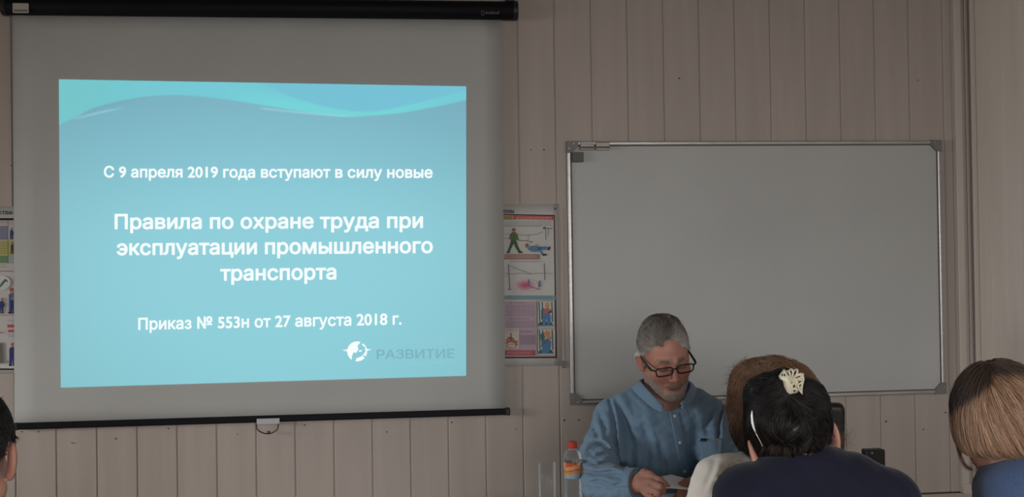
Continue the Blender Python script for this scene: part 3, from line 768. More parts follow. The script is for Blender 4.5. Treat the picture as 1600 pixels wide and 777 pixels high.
# label: a printed sleeve
nz, na = 24, 48; V, F, C = [], [], []
for j in range(nz+1):
    v = j/nz; z = ZT+zl0+(zl1-zl0)*v
    for i in range(na):
        a = 2*PI*i/na; V.append((xB+R_B*.985*math.cos(a), yB+R_B*.985*math.sin(a), z))
        w = v+.07*math.sin(a*2+.6)
        if w > .80: c = (205, 88, 40) if math.sin(a*3+1) > -.55 else (225, 190, 160)
        elif w > .55: c = (214, 160, 110)
        elif w > .47: c = (196, 92, 60)
        elif w > .26: c = (212, 148, 92)
        else: c = (150, 178, 190)
        C.append([q*.8 for q in lin(c)])
for j in range(nz):
    for i in range(na): F.append((j*na+i, j*na+(i+1) % na, (j+1)*na+(i+1) % na, (j+1)*na+i))
mesh_obj('label_sleeve', V, F, mat('label_print', rough=.35, vcol=True), bottle, smooth=True, cols=np.array(C))
# ---- drinking glass
D_G = 3.16; cG = pt(854, 723.5, D_G); sG = D_G/CF
RG, hG = 14*sG, cG[2]-ZT
M_glass = clear_mat('clear_glass', (.985, .99, .99), .05, 1.16, .35)
gl = [(0, .0), (RG*.82, 0), (RG*.88, .003), (RG, hG-.001), (RG-.0008, hG), (RG-.0016, hG-.001), (RG*.88-.002, .012), (0, .010)]
m = MB(); m.lathe((cG[0], cG[1], ZT), gl, 40)
o = m.build('drinking_glass', M_glass); auto_smooth(o, 40); tag(o, 'empty clear drinking glass beside the water bottle', 'glass')
# ---- black upright box on the table, behind the navy jacket
D_S = 3.02; a, b = pt(1353.5, 704, D_S), pt(1385, 704, D_S); cxs = (a[0]+b[0])/2; ws = (b[0]-a[0])/2
sp = tag(empty('desk_speaker', (cxs, a[1]+.04, ZT)), 'small black upright speaker box on the table beyond the navy-jacketed shoulder', 'speaker')
rot = Matrix.Rotation(math.radians(-3), 3, 'Y')
m = MB(); m.box((cxs-ws, a[1], ZT), (cxs+ws, a[1]+.034, a[2]), .004, 3); m.build('speaker_body', M_blackp, sp)
m = MB(); m.box((cxs-ws+.005, a[1]+.0335, ZT+.012), (cxs+ws-.005, a[1]+.038, a[2]-.008), .002); m.build('grille', mat('dark_cloth', (.02, .02, .02), rough=.9), sp)
m = MB(); m.lathe((cxs-ws+.017, a[1]-.0005, a[2]-.008), [(0, -.001), (.003, -.001), (.0034, .001)], 14, 'y'); m.build('jack', mat('grey_jack', (.2, .2, .2), rough=.4), sp)
# ---- black office chair beside the man
D_C = 3.62
q1, q0 = pt(1316, 628, D_C), pt(1110, 628, D_C)
cx, cy, zt = (q0[0]+q1[0])/2, q1[1], q1[2]
ch = tag(empty('office_chair', (cx, cy-.2, 0)), 'black high-backed office chair by the wall behind the brown-haired head', 'chair')
w = (q1[0]-q0[0])/2
M_lea = mat('black_leather', (.018, .016, .015), rough=.42, spec=.45, bump=((60, 60, 60), .15, .002))
rows = []
for j in range(21):
    v = j/20; z = .5+(zt-.5)*v
    hw = w*(.86+.14*math.sin(min(v*1.5, 1)*PI/2))
    if v > .93: hw *= math.sqrt(max(0, 1-((v-.93)/.07)**2*.03))
    rows.append([(cx+hw*u, cy+.03*(abs(u)**2.2)*-1-.04*v+.05, z-(.003*abs(u)**3 if v > .9 else 0)) for u in np.linspace(-1, 1, 17)])
m = MB(); m.grid(rows); bk = m.build('backrest', M_lea, ch, smooth=True); solidify(bk, .05, off=0); bvm = bk.modifiers.new('bevel', 'BEVEL'); bvm.width = .015; bvm.segments = 3; bvm.limit_method = 'ANGLE'
m = MB(); m.box((cx-w*.95, cy-.36, .43), (cx+w*.95, cy-.0, .51), .035, 4); auto_smooth(m.build('seat', M_lea, ch), 60)
m = MB(); m.lathe((cx, cy-.22, 0), [(0, .1), (.035, .1), (.035, .28), (.022, .285), (.022, .43), (0, .43)], 20); auto_smooth(m.build('gas_column', M_blackp, ch))
m = MB()
for k in range(5):
    a = 2*PI*k/5+.3; p0 = Vector((cx, cy-.22, .115)); p1 = Vector((cx+.27*math.cos(a), cy-.22+.27*math.sin(a), .075)); m.tube([p0, (p0+p1)/2+Vector((0, 0, .008)), p1], [.03, .024, .016], 10)
auto_smooth(m.build('star_base', M_blackp, ch))
for k in range(5):
    a = 2*PI*k/5+.3; m = MB(); m.lathe((cx+.27*math.cos(a)-.014, cy-.22+.27*math.sin(a), .028), [(0, 0), (.022, 0), (.028, .005), (.028, .023), (.022, .028), (0, .028)], 18, 'x'); m.tube([(cx+.27*math.cos(a), cy-.22+.27*math.sin(a), .03), (cx+.27*math.cos(a), cy-.22+.27*math.sin(a), .08)], .006, 8); auto_smooth(m.build('caster', M_blackp, ch))
m = MB(); m.tube([(cx, cy-.2, .42), (cx, cy+.03, .43), (cx, cy+.065, .5), (cx, cy+.06, .7)], .018, 10); auto_smooth(m.build('back_support', M_blackp, ch))
# ================================================================== implicit surfaces for bodies, clothes and hair
A3 = lambda *v: np.array(v, dtype=np.float64)
def smin(a, b, k):
    h = np.clip(.5+.5*(b-a)/k, 0, 1); return b*(1-h)+a*h-k*h*(1-h)
def smax(a, b, k): return -smin(-a, -b, k)
def sd_ell(P, c, r, R=None):
    q = P-c
    if R is not None: q = q @ R
    k0 = np.linalg.norm(q/r, axis=1); k1 = np.linalg.norm(q/(np.asarray(r)**2), axis=1)
    return k0*(k0-1)/np.maximum(k1, 1e-9)
def sd_cone(P, a, b, ra, rb):
    ba = b-a; L2 = ba@ba; h = np.clip((P-a)@ba/L2, 0, 1)
    return np.linalg.norm(P-a-h[:, None]*ba, axis=1)-(ra+(rb-ra)*h)
def sd_sph(P, c, r): return np.linalg.norm(P-c, axis=1)-r
def sd_chain(P, pts, rad, k=.01):
    d = None
    for i in range(len(pts)-1):
        e = sd_cone(P, pts[i], pts[i+1], rad[i], rad[i+1]); d = e if d is None else smin(d, e, k)
    return d
def grad(f, P, e=4e-4):
    g = np.stack([f(P+A3(e, 0, 0))-f(P-A3(e, 0, 0)), f(P+A3(0, e, 0))-f(P-A3(0, e, 0)), f(P+A3(0, 0, e))-f(P-A3(0, 0, e))], 1)
    return g/np.maximum(np.linalg.norm(g, axis=1, keepdims=True), 1e-12)
def project(f, P, lift=0.0, it=3):
    P = P.copy()
    for _ in range(it):
        g = grad(f, P); P -= g*np.clip(f(P)-lift, -.02, .02)[:, None]
    return P
def surface(f, lo, hi, h, snap=2):
    """polygonise f = 0 inside the box: dense only near the surface, quads, vertices snapped on to it"""
    lo = np.asarray(lo, float); hi = np.asarray(hi, float)
    B = 6; nb = np.ceil((hi-lo)/(h*B)).astype(int); n = nb*B+1
    cs = [lo[a]+h*B*(np.arange(nb[a])+.5) for a in range(3)]
    CX = np.stack(np.meshgrid(*cs, indexing='ij'), -1).reshape(-1, 3)
    dc = f(CX).reshape(nb)
    vals = np.repeat(np.repeat(np.repeat(dc, B, 0), B, 1), B, 2)
    vals = np.pad(vals, ((0, 1), (0, 1), (0, 1)), mode='edge').astype(np.float64)
    act = np.argwhere(np.abs(dc) < h*B*1.35)
    off = np.stack(np.meshgrid(*[np.arange(B+1)]*3, indexing='ij'), -1).reshape(-1, 3)
    for s in range(0, len(act), 400):
        I = (act[s:s+400, None, :]*B+off[None]).reshape(-1, 3)
        vals[I[:, 0], I[:, 1], I[:, 2]] = f(lo+I*h)
    S = vals < 0
    c8 = [S[i:n[0]-1+i, j:n[1]-1+j, k:n[2]-1+k] for i in (0, 1) for j in (0, 1) for k in (0, 1)]
    cnt = sum(c.astype(np.int8) for c in c8); cells = np.argwhere((cnt > 0) & (cnt < 8))
    cid = -np.ones(n-1, np.int64); cid[tuple(cells.T)] = np.arange(len(cells))
    acc = np.zeros((len(cells), 3)); num = np.zeros(len(cells))
    cr = [A3(i, j, k) for i in (0, 1) for j in (0, 1) for k in (0, 1)]
    for p in range(8):
        for q in range(p+1, 8):
            if abs(cr[p]-cr[q]).sum() != 1: continue
            ip = (cells+cr[p]).astype(int); iq = (cells+cr[q]).astype(int)
            a = vals[tuple(ip.T)]; b = vals[tuple(iq.T)]; m = (a < 0) != (b < 0)
            t = np.where(m, a/np.where(a-b == 0, 1, a-b), 0)
            acc += np.where(m[:, None], cr[p]+(cr[q]-cr[p])*t[:, None], 0); num += m
    V = lo+h*(cells+acc/num[:, None])
    F = []
    for ax in range(3):
        a1, a2 = (ax+1) % 3, (ax+2) % 3
        s0 = [slice(None)]*3; s1 = [slice(None)]*3
        s0[ax] = slice(0, n[ax]-1); s1[ax] = slice(1, n[ax])
        E0, E1 = S[tuple(s0)], S[tuple(s1)]
        ed = np.argwhere(E0 != E1)
        ed = ed[(ed[:, a1] > 0) & (ed[:, a2] > 0) & (ed[:, a1] < n[a1]-1) & (ed[:, a2] < n[a2]-1)]
        fl = E0[tuple(ed.T)]
        d1 = np.zeros(3, int); d1[a1] = 1; d2 = np.zeros(3, int); d2[a2] = 1
        q = np.stack([cid[tuple((ed-d1-d2).T)], cid[tuple((ed-d2).T)], cid[tuple(ed.T)], cid[tuple((ed-d1).T)]], 1)
        q[~fl] = q[~fl][:, ::-1]; F.append(q)
    F = np.concatenate(F); F = F[(F >= 0).all(1)]
    for _ in range(snap):
        V = V-grad(f, V)*np.clip(f(V), -h*.6, h*.6)[:, None]
    return V, F
def sines(P, freqs, seed, amp=1.0):
    r = np.random.default_rng(seed); s = 0
    for fq in freqs:
        for _ in range(3):
            d = r.normal(size=3); d /= np.linalg.norm(d); s = s+np.sin(P@d*fq+r.uniform(0, 6.28))/fq*freqs[0]
    return s*amp/3
def RZ(a): a = math.radians(a); return np.array([[math.cos(a), -math.sin(a), 0], [math.sin(a), math.cos(a), 0], [0, 0, 1]])
def RX(a): a = math.radians(a); return np.array([[1, 0, 0], [0, math.cos(a), -math.sin(a)], [0, math.sin(a), math.cos(a)]])
def RY(a): a = math.radians(a); return np.array([[math.cos(a), 0, math.sin(a)], [0, 1, 0], [-math.sin(a), 0, math.cos(a)]])
class Head:
    """a head in its own frame: x to its left, -y forward, z up, origin midway between the eyes and ears"""
    def __init__(s, org, yaw, pitch, roll, k=1.0, fem=False, jaw=1.0):
        s.o = np.asarray(org); s.R = RZ(yaw) @ RX(pitch) @ RY(roll); s.k = k; s.fem = fem; s.jaw = jaw
    def loc(s, P): return ((P-s.o) @ s.R)/s.k
    def w(s, *q): return s.o+s.R @ (A3(*q)*s.k)
    def cranium(s, P, infl=0.0):
        q = s.loc(P); return (sd_ell(q, A3(0, .012, .038), A3(.075+infl, .097+infl, .083+infl)))*s.k
    def face(s, P):
        q = s.loc(P); q = np.stack([q[:, 0], q[:, 1], np.where(q[:, 2] < -.03, -.03+(q[:, 2]+.03)/s.jaw, q[:, 2])], 1); qs = q.copy(); qs[:, 0] = np.abs(qs[:, 0]); f = .92 if s.fem else 1.0
        d = sd_ell(q, A3(0, .012, .038), A3(.075, .097, .083))
        d = smin(d, sd_ell(q, A3(0, -.030, -.038), A3(.061, .060, .078)), .03)
        d = smin(d, sd_cone(qs, A3(.054*f, .004, -.055), A3(.020*f, -.072, -.102), .017, .016), .030)
        d = smin(d, sd_sph(q, A3(0, -.080, -.103), .0175*f), .022)
        d = smin(d, sd_sph(qs, A3(.043, -.060, -.024), .021), .026)
        d = smin(d, sd_cone(qs, A3(.012, -.086, .021), A3(.044, -.072, .019), .0095, .009), .016)
        d = smax(d, -sd_sph(qs, A3(.032, -.104, .002), .0165), .014)
        d = smin(d, sd_ell(qs, A3(.0315, -.0765, .001), A3(.0145, .0125, .0115)), .004)
        d = smin(d, sd_cone(q, A3(0, -.088, .012), A3(0, -.111, -.032), .0075, .0105), .010)
        d = smin(d, sd_sph(qs, A3(.0115, -.099, -.037), .0085), .006)
        d = smax(d, -sd_sph(qs, A3(.0062, -.106, -.047), .0035), .003)
        d = smin(d, sd_ell(q, A3(0, -.084, -.066), A3(.027, .013, .012)), .010)
        d = smin(d, sd_ell(q, A3(0, -.0875, -.0645), A3(.0215, .0082, .0042)), .004)
        d = smin(d, sd_ell(q, A3(0, -.0865, -.0775), A3(.018, .0086, .0046)), .004)
        d = smax(d, -sd_ell(q, A3(0, -.100, -.0712), A3(.021, .0055, .0016)), .003)
        # ears
        e = qs-A3(.0765, .014, -.006); Re = RZ(-16) @ RX(-10); e = e @ Re
        ear = sd_ell(e, A3(.004, .004, 0), A3(.0075, .0185, .031))
        ear = smin(ear, sd_ell(e, A3(.002, -.002, -.026), A3(.006, .010, .011)), .006)
        ear = smax(ear, -sd_ell(e, A3(.0125, .001, .004), A3(.0062, .011, .020)), .004)
        d = smin(d, ear, .006)
        return d*s.k
# ---------------------------------------------------------------- strands of hair
def tubes(paths, rad, name, m, parent, cols):
    """paths (n, k, 3), rad (n, k), cols (n, 3) or (n, k, 3): three-sided strands in one mesh"""
    n, k, _ = paths.shape
    T = np.gradient(paths, axis=1); T /= np.maximum(np.linalg.norm(T, axis=2, keepdims=True), 1e-9)
    ref = rng.normal(size=(n, 1, 3)); X = np.cross(T, ref); X /= np.maximum(np.linalg.norm(X, axis=2, keepdims=True), 1e-9); Y = np.cross(T, X)
    V = np.stack([paths+(X*math.cos(a)+Y*math.sin(a))*rad[..., None] for a in (0, 2.0944, 4.1888)], 2).reshape(-1, 3)
    i = np.arange(n)[:, None, None]*k*3+np.arange(k-1)[None, :, None]*3; j = np.arange(3)[None, None, :]
    F = np.stack([i+j, i+(j+1) % 3, i+3+(j+1) % 3, i+3+j], -1).reshape(-1, 4)
    if cols.ndim == 2: cols = np.repeat(cols[:, None, :], k, 1)
    C = np.repeat(cols[:, :, None, :], 3, 2).reshape(-1, 3)
    return mesh_obj(name, V, F, m, parent, smooth=True, cols=C)
def grow(f, seeds, dirf, length, k, lift, jitter=.15, stick=1.0, lag=.0):
    """strands running over the surface f = 0, held lift(t) above it"""
    P = seeds.copy(); out = [P.copy()]; n = len(P); step = (length/(k-1))
    J = rng.normal(size=(n, 3))*jitter; Dp = None
    for i in range(1, k):
        t = i/(k-1); D = dirf(P, t)+J; g = grad(f, P)
        D = D-(D*g).sum(1, keepdims=True)*g*stick
        D /= np.maximum(np.linalg.norm(D, axis=1, keepdims=True), 1e-9)
        if Dp is not None and lag > 0:
            D = D*(1-lag)+Dp*lag; D /= np.maximum(np.linalg.norm(D, axis=1, keepdims=True), 1e-9)
        Dp = D; P = P+D*step[:, None]
        d = f(P); want = lift(t)
        push = np.where(d < want, want-d, (want-d)*stick*.6)
        P = P+grad(f, P)*np.clip(push, -.02, .02)[:, None]
        out.append(P.copy())
    return np.stack(out, 1)
def seeds_on(f, c, r, n, keep):
    D = rng.normal(size=(n*4, 3)); D /= np.linalg.norm(D, axis=1, keepdims=True)
    P = project(f, c+D*r, 0, 14); ok = keep(P) & (np.abs(f(P)) < .004); P = P[ok]
    return P[:n]
def on_view(f, px, py, D0, lift=.0):
    """first point of f = 0 met along the line of sight through measured positions"""
    px = np.asarray(px, float).ravel(); py = np.asarray(py, float).ravel()
    d = CFW+CR*((px-800)/CF)[:, None]+CU*((388.5-py)/CF)[:, None]; t = np.full(len(px), D0)
    for _ in range(60): t = t+np.clip(f(CPOS+d*t[:, None])-lift, -.03, .03)*.8
    return CPOS+d*t[:, None]
def patch(name, f, px, py, D0, nu, nv, m, parent, lift=.002, thick=.0015, smooth=True):
    """cloth patch lying on f; px, py are (nv, nu) grids of measured positions"""
    P = on_view(f, px, py, D0, lift).reshape(nv, nu, 3)
    b = MB(); b.grid([[P[j, i] for i in range(nu)] for j in range(nv)])
    o = b.build(name, m, parent, smooth=smooth); solidify(o, thick, off=0); return o
def view_px(P):
    d = P-CPOS; D = d@CFW
    return 800+CF*(d@CR)/D, 388.5-CF*(d@CU)/D
def creases(P, lines):
    """cloth creases along measured lines: a valley with a soft ridge beside it"""
    x, y = view_px(P); out = np.zeros(len(P))
    for pts, a, w in lines:
        best = np.full(len(P), 1e9); sgn = np.zeros(len(P)); n = len(pts)-1; tt = np.zeros(len(P))
        for i, ((xa, ya), (xb, yb)) in enumerate(zip(pts, pts[1:])):
            dx, dy = xb-xa, yb-ya; L2 = dx*dx+dy*dy; h = np.clip(((x-xa)*dx+(y-ya)*dy)/L2, 0, 1)
            ex, ey = x-xa-h*dx, y-ya-h*dy; d = np.hypot(ex, ey); m = d < best
            best = np.where(m, d, best); sgn = np.where(m, np.sign(ex*dy-ey*dx), sgn); tt = np.where(m, (i+h)/n, tt)
        fade = np.clip(np.minimum(tt, 1-tt)*4, 0, 1)*.8+.2
        out += 1.7*a*fade*(-np.exp(-(best/(.9*w))**2)+.75*np.exp(-((best*sgn-1.9*w)/(1.3*w))**2))
    return out
def quadgrid(c, nu, nv):
    (x00, y00), (x10, y10), (x11, y11), (x01, y01) = c
    u, v = np.meshgrid(np.linspace(0, 1, nu), np.linspace(0, 1, nv))
    return (x00*(1-u)+x10*u)*(1-v)+(x01*(1-u)+x11*u)*v, (y00*(1-u)+y10*u)*(1-v)+(y01*(1-u)+y11*u)*v
def ramp(x, pts):
    """colour ramp: pts = [(x, (r,g,b) sRGB)]"""
    xs = [p[0] for p in pts]; cs = np.array([lin(p[1]) for p in pts])
    return np.stack([np.interp(x, xs, cs[:, i]) for i in range(3)], -1)
M_skin = mat('skin', rough=.52, spec=.35, vcol=True, bump=((260, 260, 260), .12, .0006))
M_hair = mat('hair', rough=.5, spec=.35, vcol=True)
for mm, sc, w in ((M_skin, (.012, .006, .004), .12),):
    b_ = mm.node_tree.nodes['Principled BSDF']; b_.inputs['Subsurface Weight'].default_value = w; b_.inputs['Subsurface Radius'].default_value = (1, .4, .25); b_.inputs['Subsurface Scale'].default_value = .008
# ================================================================== people
def cloth(name, col, n=.08, sc=500, sheen=.15, rough=.85): return mat(name, col, rough=rough, spec=.15, noise=((sc, sc, sc), n), bump=((900, 900, 900), .15, .0008), sheen=sheen)
def ridge(P, d, f, ph, w=.35):
    """one family of soft folds across direction d, wandering a little"""
    d = A3(*d)/np.linalg.norm(d)
    s = np.sin(P@d*f+ph+w*np.sin(P[:, 2]*23+ph*2)+w*np.sin(P[:, 0]*31+P[:, 1]*17+ph))
    return (np.abs(s)**.7)-.6
SKIN = (182, 140, 123)
SKIN_HIM = (163, 117, 102)
# ------------------------------------------------------------------ the man reading at the table
H = Head(pt(1039, 559, 3.23), 4, 18, -8, .905, jaw=.93)
SL, SR = pt(960, 655, 3.40), pt(1106, 653, 3.40)
EL, ER = pt(941, 757, 3.12), pt(1127, 760, 3.13)
WL, WR = pt(997, 757, 3.025), pt(1090, 768, 3.04)
NB = pt(1037, 628, 3.39)
def man_torso(P):
    d = sd_ell(P, pt(1033, 712, 3.375), A3(.158, .112, .19))
    d = smin(d, sd_ell(P, pt(1033, 800, 3.385), A3(.166, .120, .20)), .06)
    d = smin(d, sd_ell(P, pt(1034, 930, 3.40), A3(.17, .13, .16)), .06)
    d = smin(d, sd_cone(P, SL, SR, .058, .057), .05)
    d = smin(d, sd_cone(P, pt(1012, 652, 3.345), pt(1086, 650, 3.345), .052, .050), .03)
    d = smin(d, sd_cone(P, NB, pt(990, 637, 3.40), .056, .052), .03)
    d = smin(d, sd_cone(P, pt(990, 637, 3.40), SL, .052, .058), .03)
    d = smin(d, sd_cone(P, NB, pt(1084, 635, 3.40), .056, .051), .03)
    d = smin(d, sd_cone(P, pt(1084, 635, 3.40), SR, .051, .057), .03)
    return d
def man_arms(P):
    a = sd_chain(P, [SL, pt(941, 706, 3.29), EL, pt(966, 758, 3.073), WL], [.064, .0605, .054, .050, .0405], .02)
    b = sd_chain(P, [SR, pt(1123, 704, 3.29), ER, pt(1108, 766, 3.085), WR], [.062, .057, .053, .048, .040], .02)
    return a, b
def man_hand(P):
    """right hand (on the picture's left) closed on the sheet: palm, five fingers"""
    w = pt(993, 757, 3.03)
    K = [pt(1015, 745, 2.985), pt(1018.5, 754.5, 2.955), pt(1016.5, 764, 2.945), pt(1010.5, 771.5, 2.95)]
    d = smin(sd_cone(P, pt(983, 757, 3.045), w, .028, .027), sd_cone(P, w, pt(1003, 757, 2.995), .025, .020), .012)
    for k, r in zip(K, (.0118, .0122, .0118, .0108)): d = smin(d, sd_cone(P, pt(1000, 757, 3.0), k, .017, r), .006)
    fing = [[K[0], pt(1031.5, 750.5, 2.94), pt(1039, 756.5, 2.935), pt(1044, 761, 2.94)],
            [K[1], pt(1032, 760.5, 2.912), pt(1036, 767, 2.93), pt(1030, 770, 2.955)],
            [K[2], pt(1028, 770, 2.905), pt(1029.5, 776.5, 2.925), pt(1022, 779, 2.95)],
            [K[3], pt(1019, 778.5, 2.915), pt(1019, 784, 2.935), pt(1012.5, 785, 2.95)]]
    for c, r in zip(fing, ([.0098, .0090, .0078, .0064], [.0100, .0092, .0080, .0066], [.0096, .0088, .0076, .0063], [.0088, .0078, .0068, .0056])):
        d = smin(d, sd_chain(P, c, r, .003), .0022)
    d = smin(d, sd_chain(P, [pt(1000, 748, 3.01), pt(1007, 739.5, 3.005), pt(1017, 742, 2.985), pt(1026, 748.5, 2.965)], [.0165, .0125, .0098, .0078], .005), .008)
    return d
def man_hand2(P):
    w = pt(1094, 768, 3.045)
    d = sd_cone(P, pt(1101, 767, 3.06), w, .027, .025)
    K = [pt(1076, 760, 2.985), pt(1073, 766, 2.965), pt(1074, 773, 2.955), pt(1078, 779, 2.96)]
    for k in K: d = smin(d, sd_cone(P, w, k, .022, .014), .010)
    for k, a in zip(K, (0, 1, 2, 3)):
        p1 = k+A3(-.026, -.022, -.004); p2 = p1+A3(-.004, .016, -.016); p3 = p2+A3(.012, .014, -.004)
        d = smin(d, sd_chain(P, [k, p1, p2, p3], [.0108, .0098, .0084, .0068], .004), .005)
    d = smin(d, sd_chain(P, [pt(1088, 760, 3.01), pt(1080, 753, 3.0), pt(1071, 754, 2.985), pt(1064, 757, 2.975)], [.016, .0122, .0098, .0078], .005), .008)
    return d
CREASE = [([(950, 616), (956, 640), (960, 663), (961, 690), (964, 714)], .0062, 3.2), ([(958, 618), (970, 643), (984, 680), (993, 708)], .0055, 5.0),
          ([(959, 676), (962, 700), (966, 722), (980, 733)], .0058, 5.0), ([(910, 706), (930, 714), (958, 704)], .006, 3.2), ([(911, 720), (935, 727), (962, 717)], .006, 3.0), ([(908, 733), (930, 741), (955, 738), (968, 739)], .006, 3.4), ([(928, 688), (946, 698), (961, 712)], .0055, 3.4),
          ([(920, 650), (932, 676), (940, 700)], .004, 4.5), ([(915, 755), (938, 752), (958, 760), (978, 758)], .005, 3.4), ([(935, 640), (944, 665), (946, 690)], .0035, 4.5),
          ([(1129, 632), (1123, 662), (1123, 705)], .006, 3.2), ([(1110, 640), (1104, 668), (1106, 684)], .0035, 5), ([(1000, 640), (1013, 690), (1010, 745)], .0038, 6), ([(1030, 690), (1038, 730), (1036, 765)], .004, 5),
          ([(1086, 655), (1081, 700), (1090, 742)], .0038, 5.5), ([(985, 700), (990, 735), (1000, 760)], .0045, 5), ([(953, 617), (975, 606), (994, 601)], .002, 2.0), ([(966, 650), (998, 668), (1030, 672)], .0028, 6)]
def man_shirt(P):
    t = man_torso(P); a, b = man_arms(P)
    t = t-.0028*ridge(P, (1, .2, .25), 52, .6, .5)-.0020*ridge(P, (.8, -.3, .7), 78, 2.2, .6)-.0014*ridge(P, (-.7, .2, .8), 120, 4.1, .7)
    ze = EL[2]
    def slv(d, E, ph):
        near = np.exp(-((P-E)**2).sum(1)/.012)
        return d-(.0025+.008*near)*ridge(P, (.35, .25, 1.0), 92, ph, .8)-.0030*ridge(P, (-.6, .4, .7), 125, ph+1.7, .7)
    a = slv(a, EL, .4); b = slv(b, ER, 1.9)
    d = smin(smin(t, a, .012), b, .012)
    d = d-creases(P, CREASE)*(P[:, 1] < NB[1]+.02)
    # cuffs end square across the wrists
    for W, E in ((WL, pt(966, 758, 3.073)), (WR, pt(1108, 766, 3.085))):
        n = (W-E)/np.linalg.norm(W-E); q = (P-W)@n+.006; near = np.linalg.norm(P-W, axis=1) < .11
        d = np.where(near, smax(d, q, .004), d)
    # open neck
    d = smax(d, -sd_cone(P, pt(1040, 596, 3.30), pt(1052, 640, 3.225), .050, .009), .006)
    return d
def man_body(P):
    d = H.face(P)
    n = sd_cone(P, H.w(0, .028, -.045), NB+A3(0, 0, -.03), .056, .062); n = smin(n, sd_cone(P, H.w(0, -.005, -.085), pt(1044, 642, 3.365), .034, .036), .02)
    d = smin(d, n, .018)
    t = man_torso(P)+.020; a, b = man_arms(P)
    d = smin(d, t, .02); d = smin(smin(d, a+.018, .01), b+.018, .01)
    d = smin(smin(d, man_hand(P), .008), man_hand2(P), .008)
    # lap and legs down to the floor
    hp = pt(1034, 935, 3.36)
    for s in (-1, 1):
        d = smin(d, sd_chain(P, [hp+A3(.09*s, 0, 0), A3(hp[0]+.13*s, hp[1]-.43, .52), A3(hp[0]+.13*s, hp[1]-.34, .09), A3(hp[0]+.14*s, hp[1]-.44, .045)], [.085, .066, .045, .04], .03), .03)
    return d
V, F = surface(man_body, (WL[0]-.30, -1.42, .0), (ER[0]+.16, -.45, 1.50), .0042)
q = H.loc(V); ax = np.abs(q[:, 0])
near = np.linalg.norm(q, axis=1) < .17
def skin_cols(q, near, base=SKIN, beard=True, V=V):
    n = len(q); C = np.tile(np.array(lin(base)), (n, 1)); ax = np.abs(q[:, 0])
    def mixc(m, c):
        nonlocal C
        m = np.clip(m, 0, 1)*near; C = C*(1-m[:, None])+np.array(lin(c))*m[:, None]
    g = lambda x, y, z, s: np.exp(-(((ax-x)**2+(q[:, 1]-y)**2+(q[:, 2]-z)**2)/s**2))
    C *= (1+.10*sines(q, (90, 190), 5))[:, None]
    mixc(.45*g(.042, -.075, -.03, .025), (168, 98, 84)); mixc(.5*g(0, -.112, -.035, .016), (164, 92, 80)); mixc(.5*g(.08, .014, 0, .03), (166, 98, 84))
    mixc(.35*g(0, -.09, .06, .04), (160, 112, 95))
    if beard:
        zn = q[:, 2]+.010*sines(q, (120,), 9)
        b = sst(-.066, -.088, zn)*sst(-.012, -.035, q[:, 1])
        b = np.maximum(b, .75*sst(-.03, -.075, zn)*sst(.030, .052, ax)*sst(.02, -.01, q[:, 1])*sst(-.09, -.06, q[:, 1]))
        mixc(.72*b, (142, 132, 126))
        mous = np.exp(-((zn+.055)/.0085)**2)*sst(.036, .020, ax)*sst(-.07, -.085, q[:, 1]); mixc(.7*mous, (112, 98, 90))
    lip = np.exp(-(((q[:, 2]+.0715)/.0075)**2))*sst(.026, .018, ax)*sst(-.082, -.088, q[:, 1]); mixc(.5*lip, (138, 86, 78))
    ml = np.exp(-(((q[:, 2]+.0712)/.0017)**2))*sst(.025, .019, ax)*sst(-.080, -.086, q[:, 1]); mixc(.9*ml, (74, 40, 36))
    brow = np.exp(-(((q[:, 2]-.0235-.004*np.sin(ax*70))/.0052)**2))*sst(.010, .015, ax)*sst(.054, .044, ax)*sst(-.055, -.07, q[:, 1]); mixc(.75*brow, (112, 96, 86))
    lash = np.exp(-(((q[:, 2]+.0035+.12*(ax-.0315)**2/.0145)/.0019)**2))*sst(.0165, .012, np.abs(ax-.0315))*sst(-.07, -.08, q[:, 1]); mixc(.85*lash, (52, 38, 34))
    lid = g(.0315, -.088, .007, .010); mixc(.35*lid, (136, 86, 76))
    return C
C = skin_cols(q, near, SKIN_HIM)
scalp = near & ((q[:, 2] > .088) | ((q[:, 2] > .02) & (q[:, 1] > .0) & (ax < .072)))
C[scalp] = C[scalp]*.3+np.array(lin((104, 98, 94)))*.7
legs = V[:, 2] < .735
M_body = [M_skin, cloth('dark_trousers', (.02, .022, .03))]
fz = V[F].mean(1)[:, 2]
man = mesh_obj('person', V, F, M_body, smooth=True, cols=C, midx=(fz < .70).astype(int))
tag(man, 'grey-haired man in blue denim shirt and black glasses, head bowed over a sheet of paper', 'person')
M_shirt = cloth('blue_chambray', (.152, .236, .330), .16, 800)
V, F = surface(man_shirt, (WL[0]-.30, -1.30, .66), (ER[0]+.16, -.45, 1.36), .0034)
keep = V[F].mean(1)[:, 2] > .675
shirt = mesh_obj('shirt', V, F[keep], M_shirt, man, smooth=True)
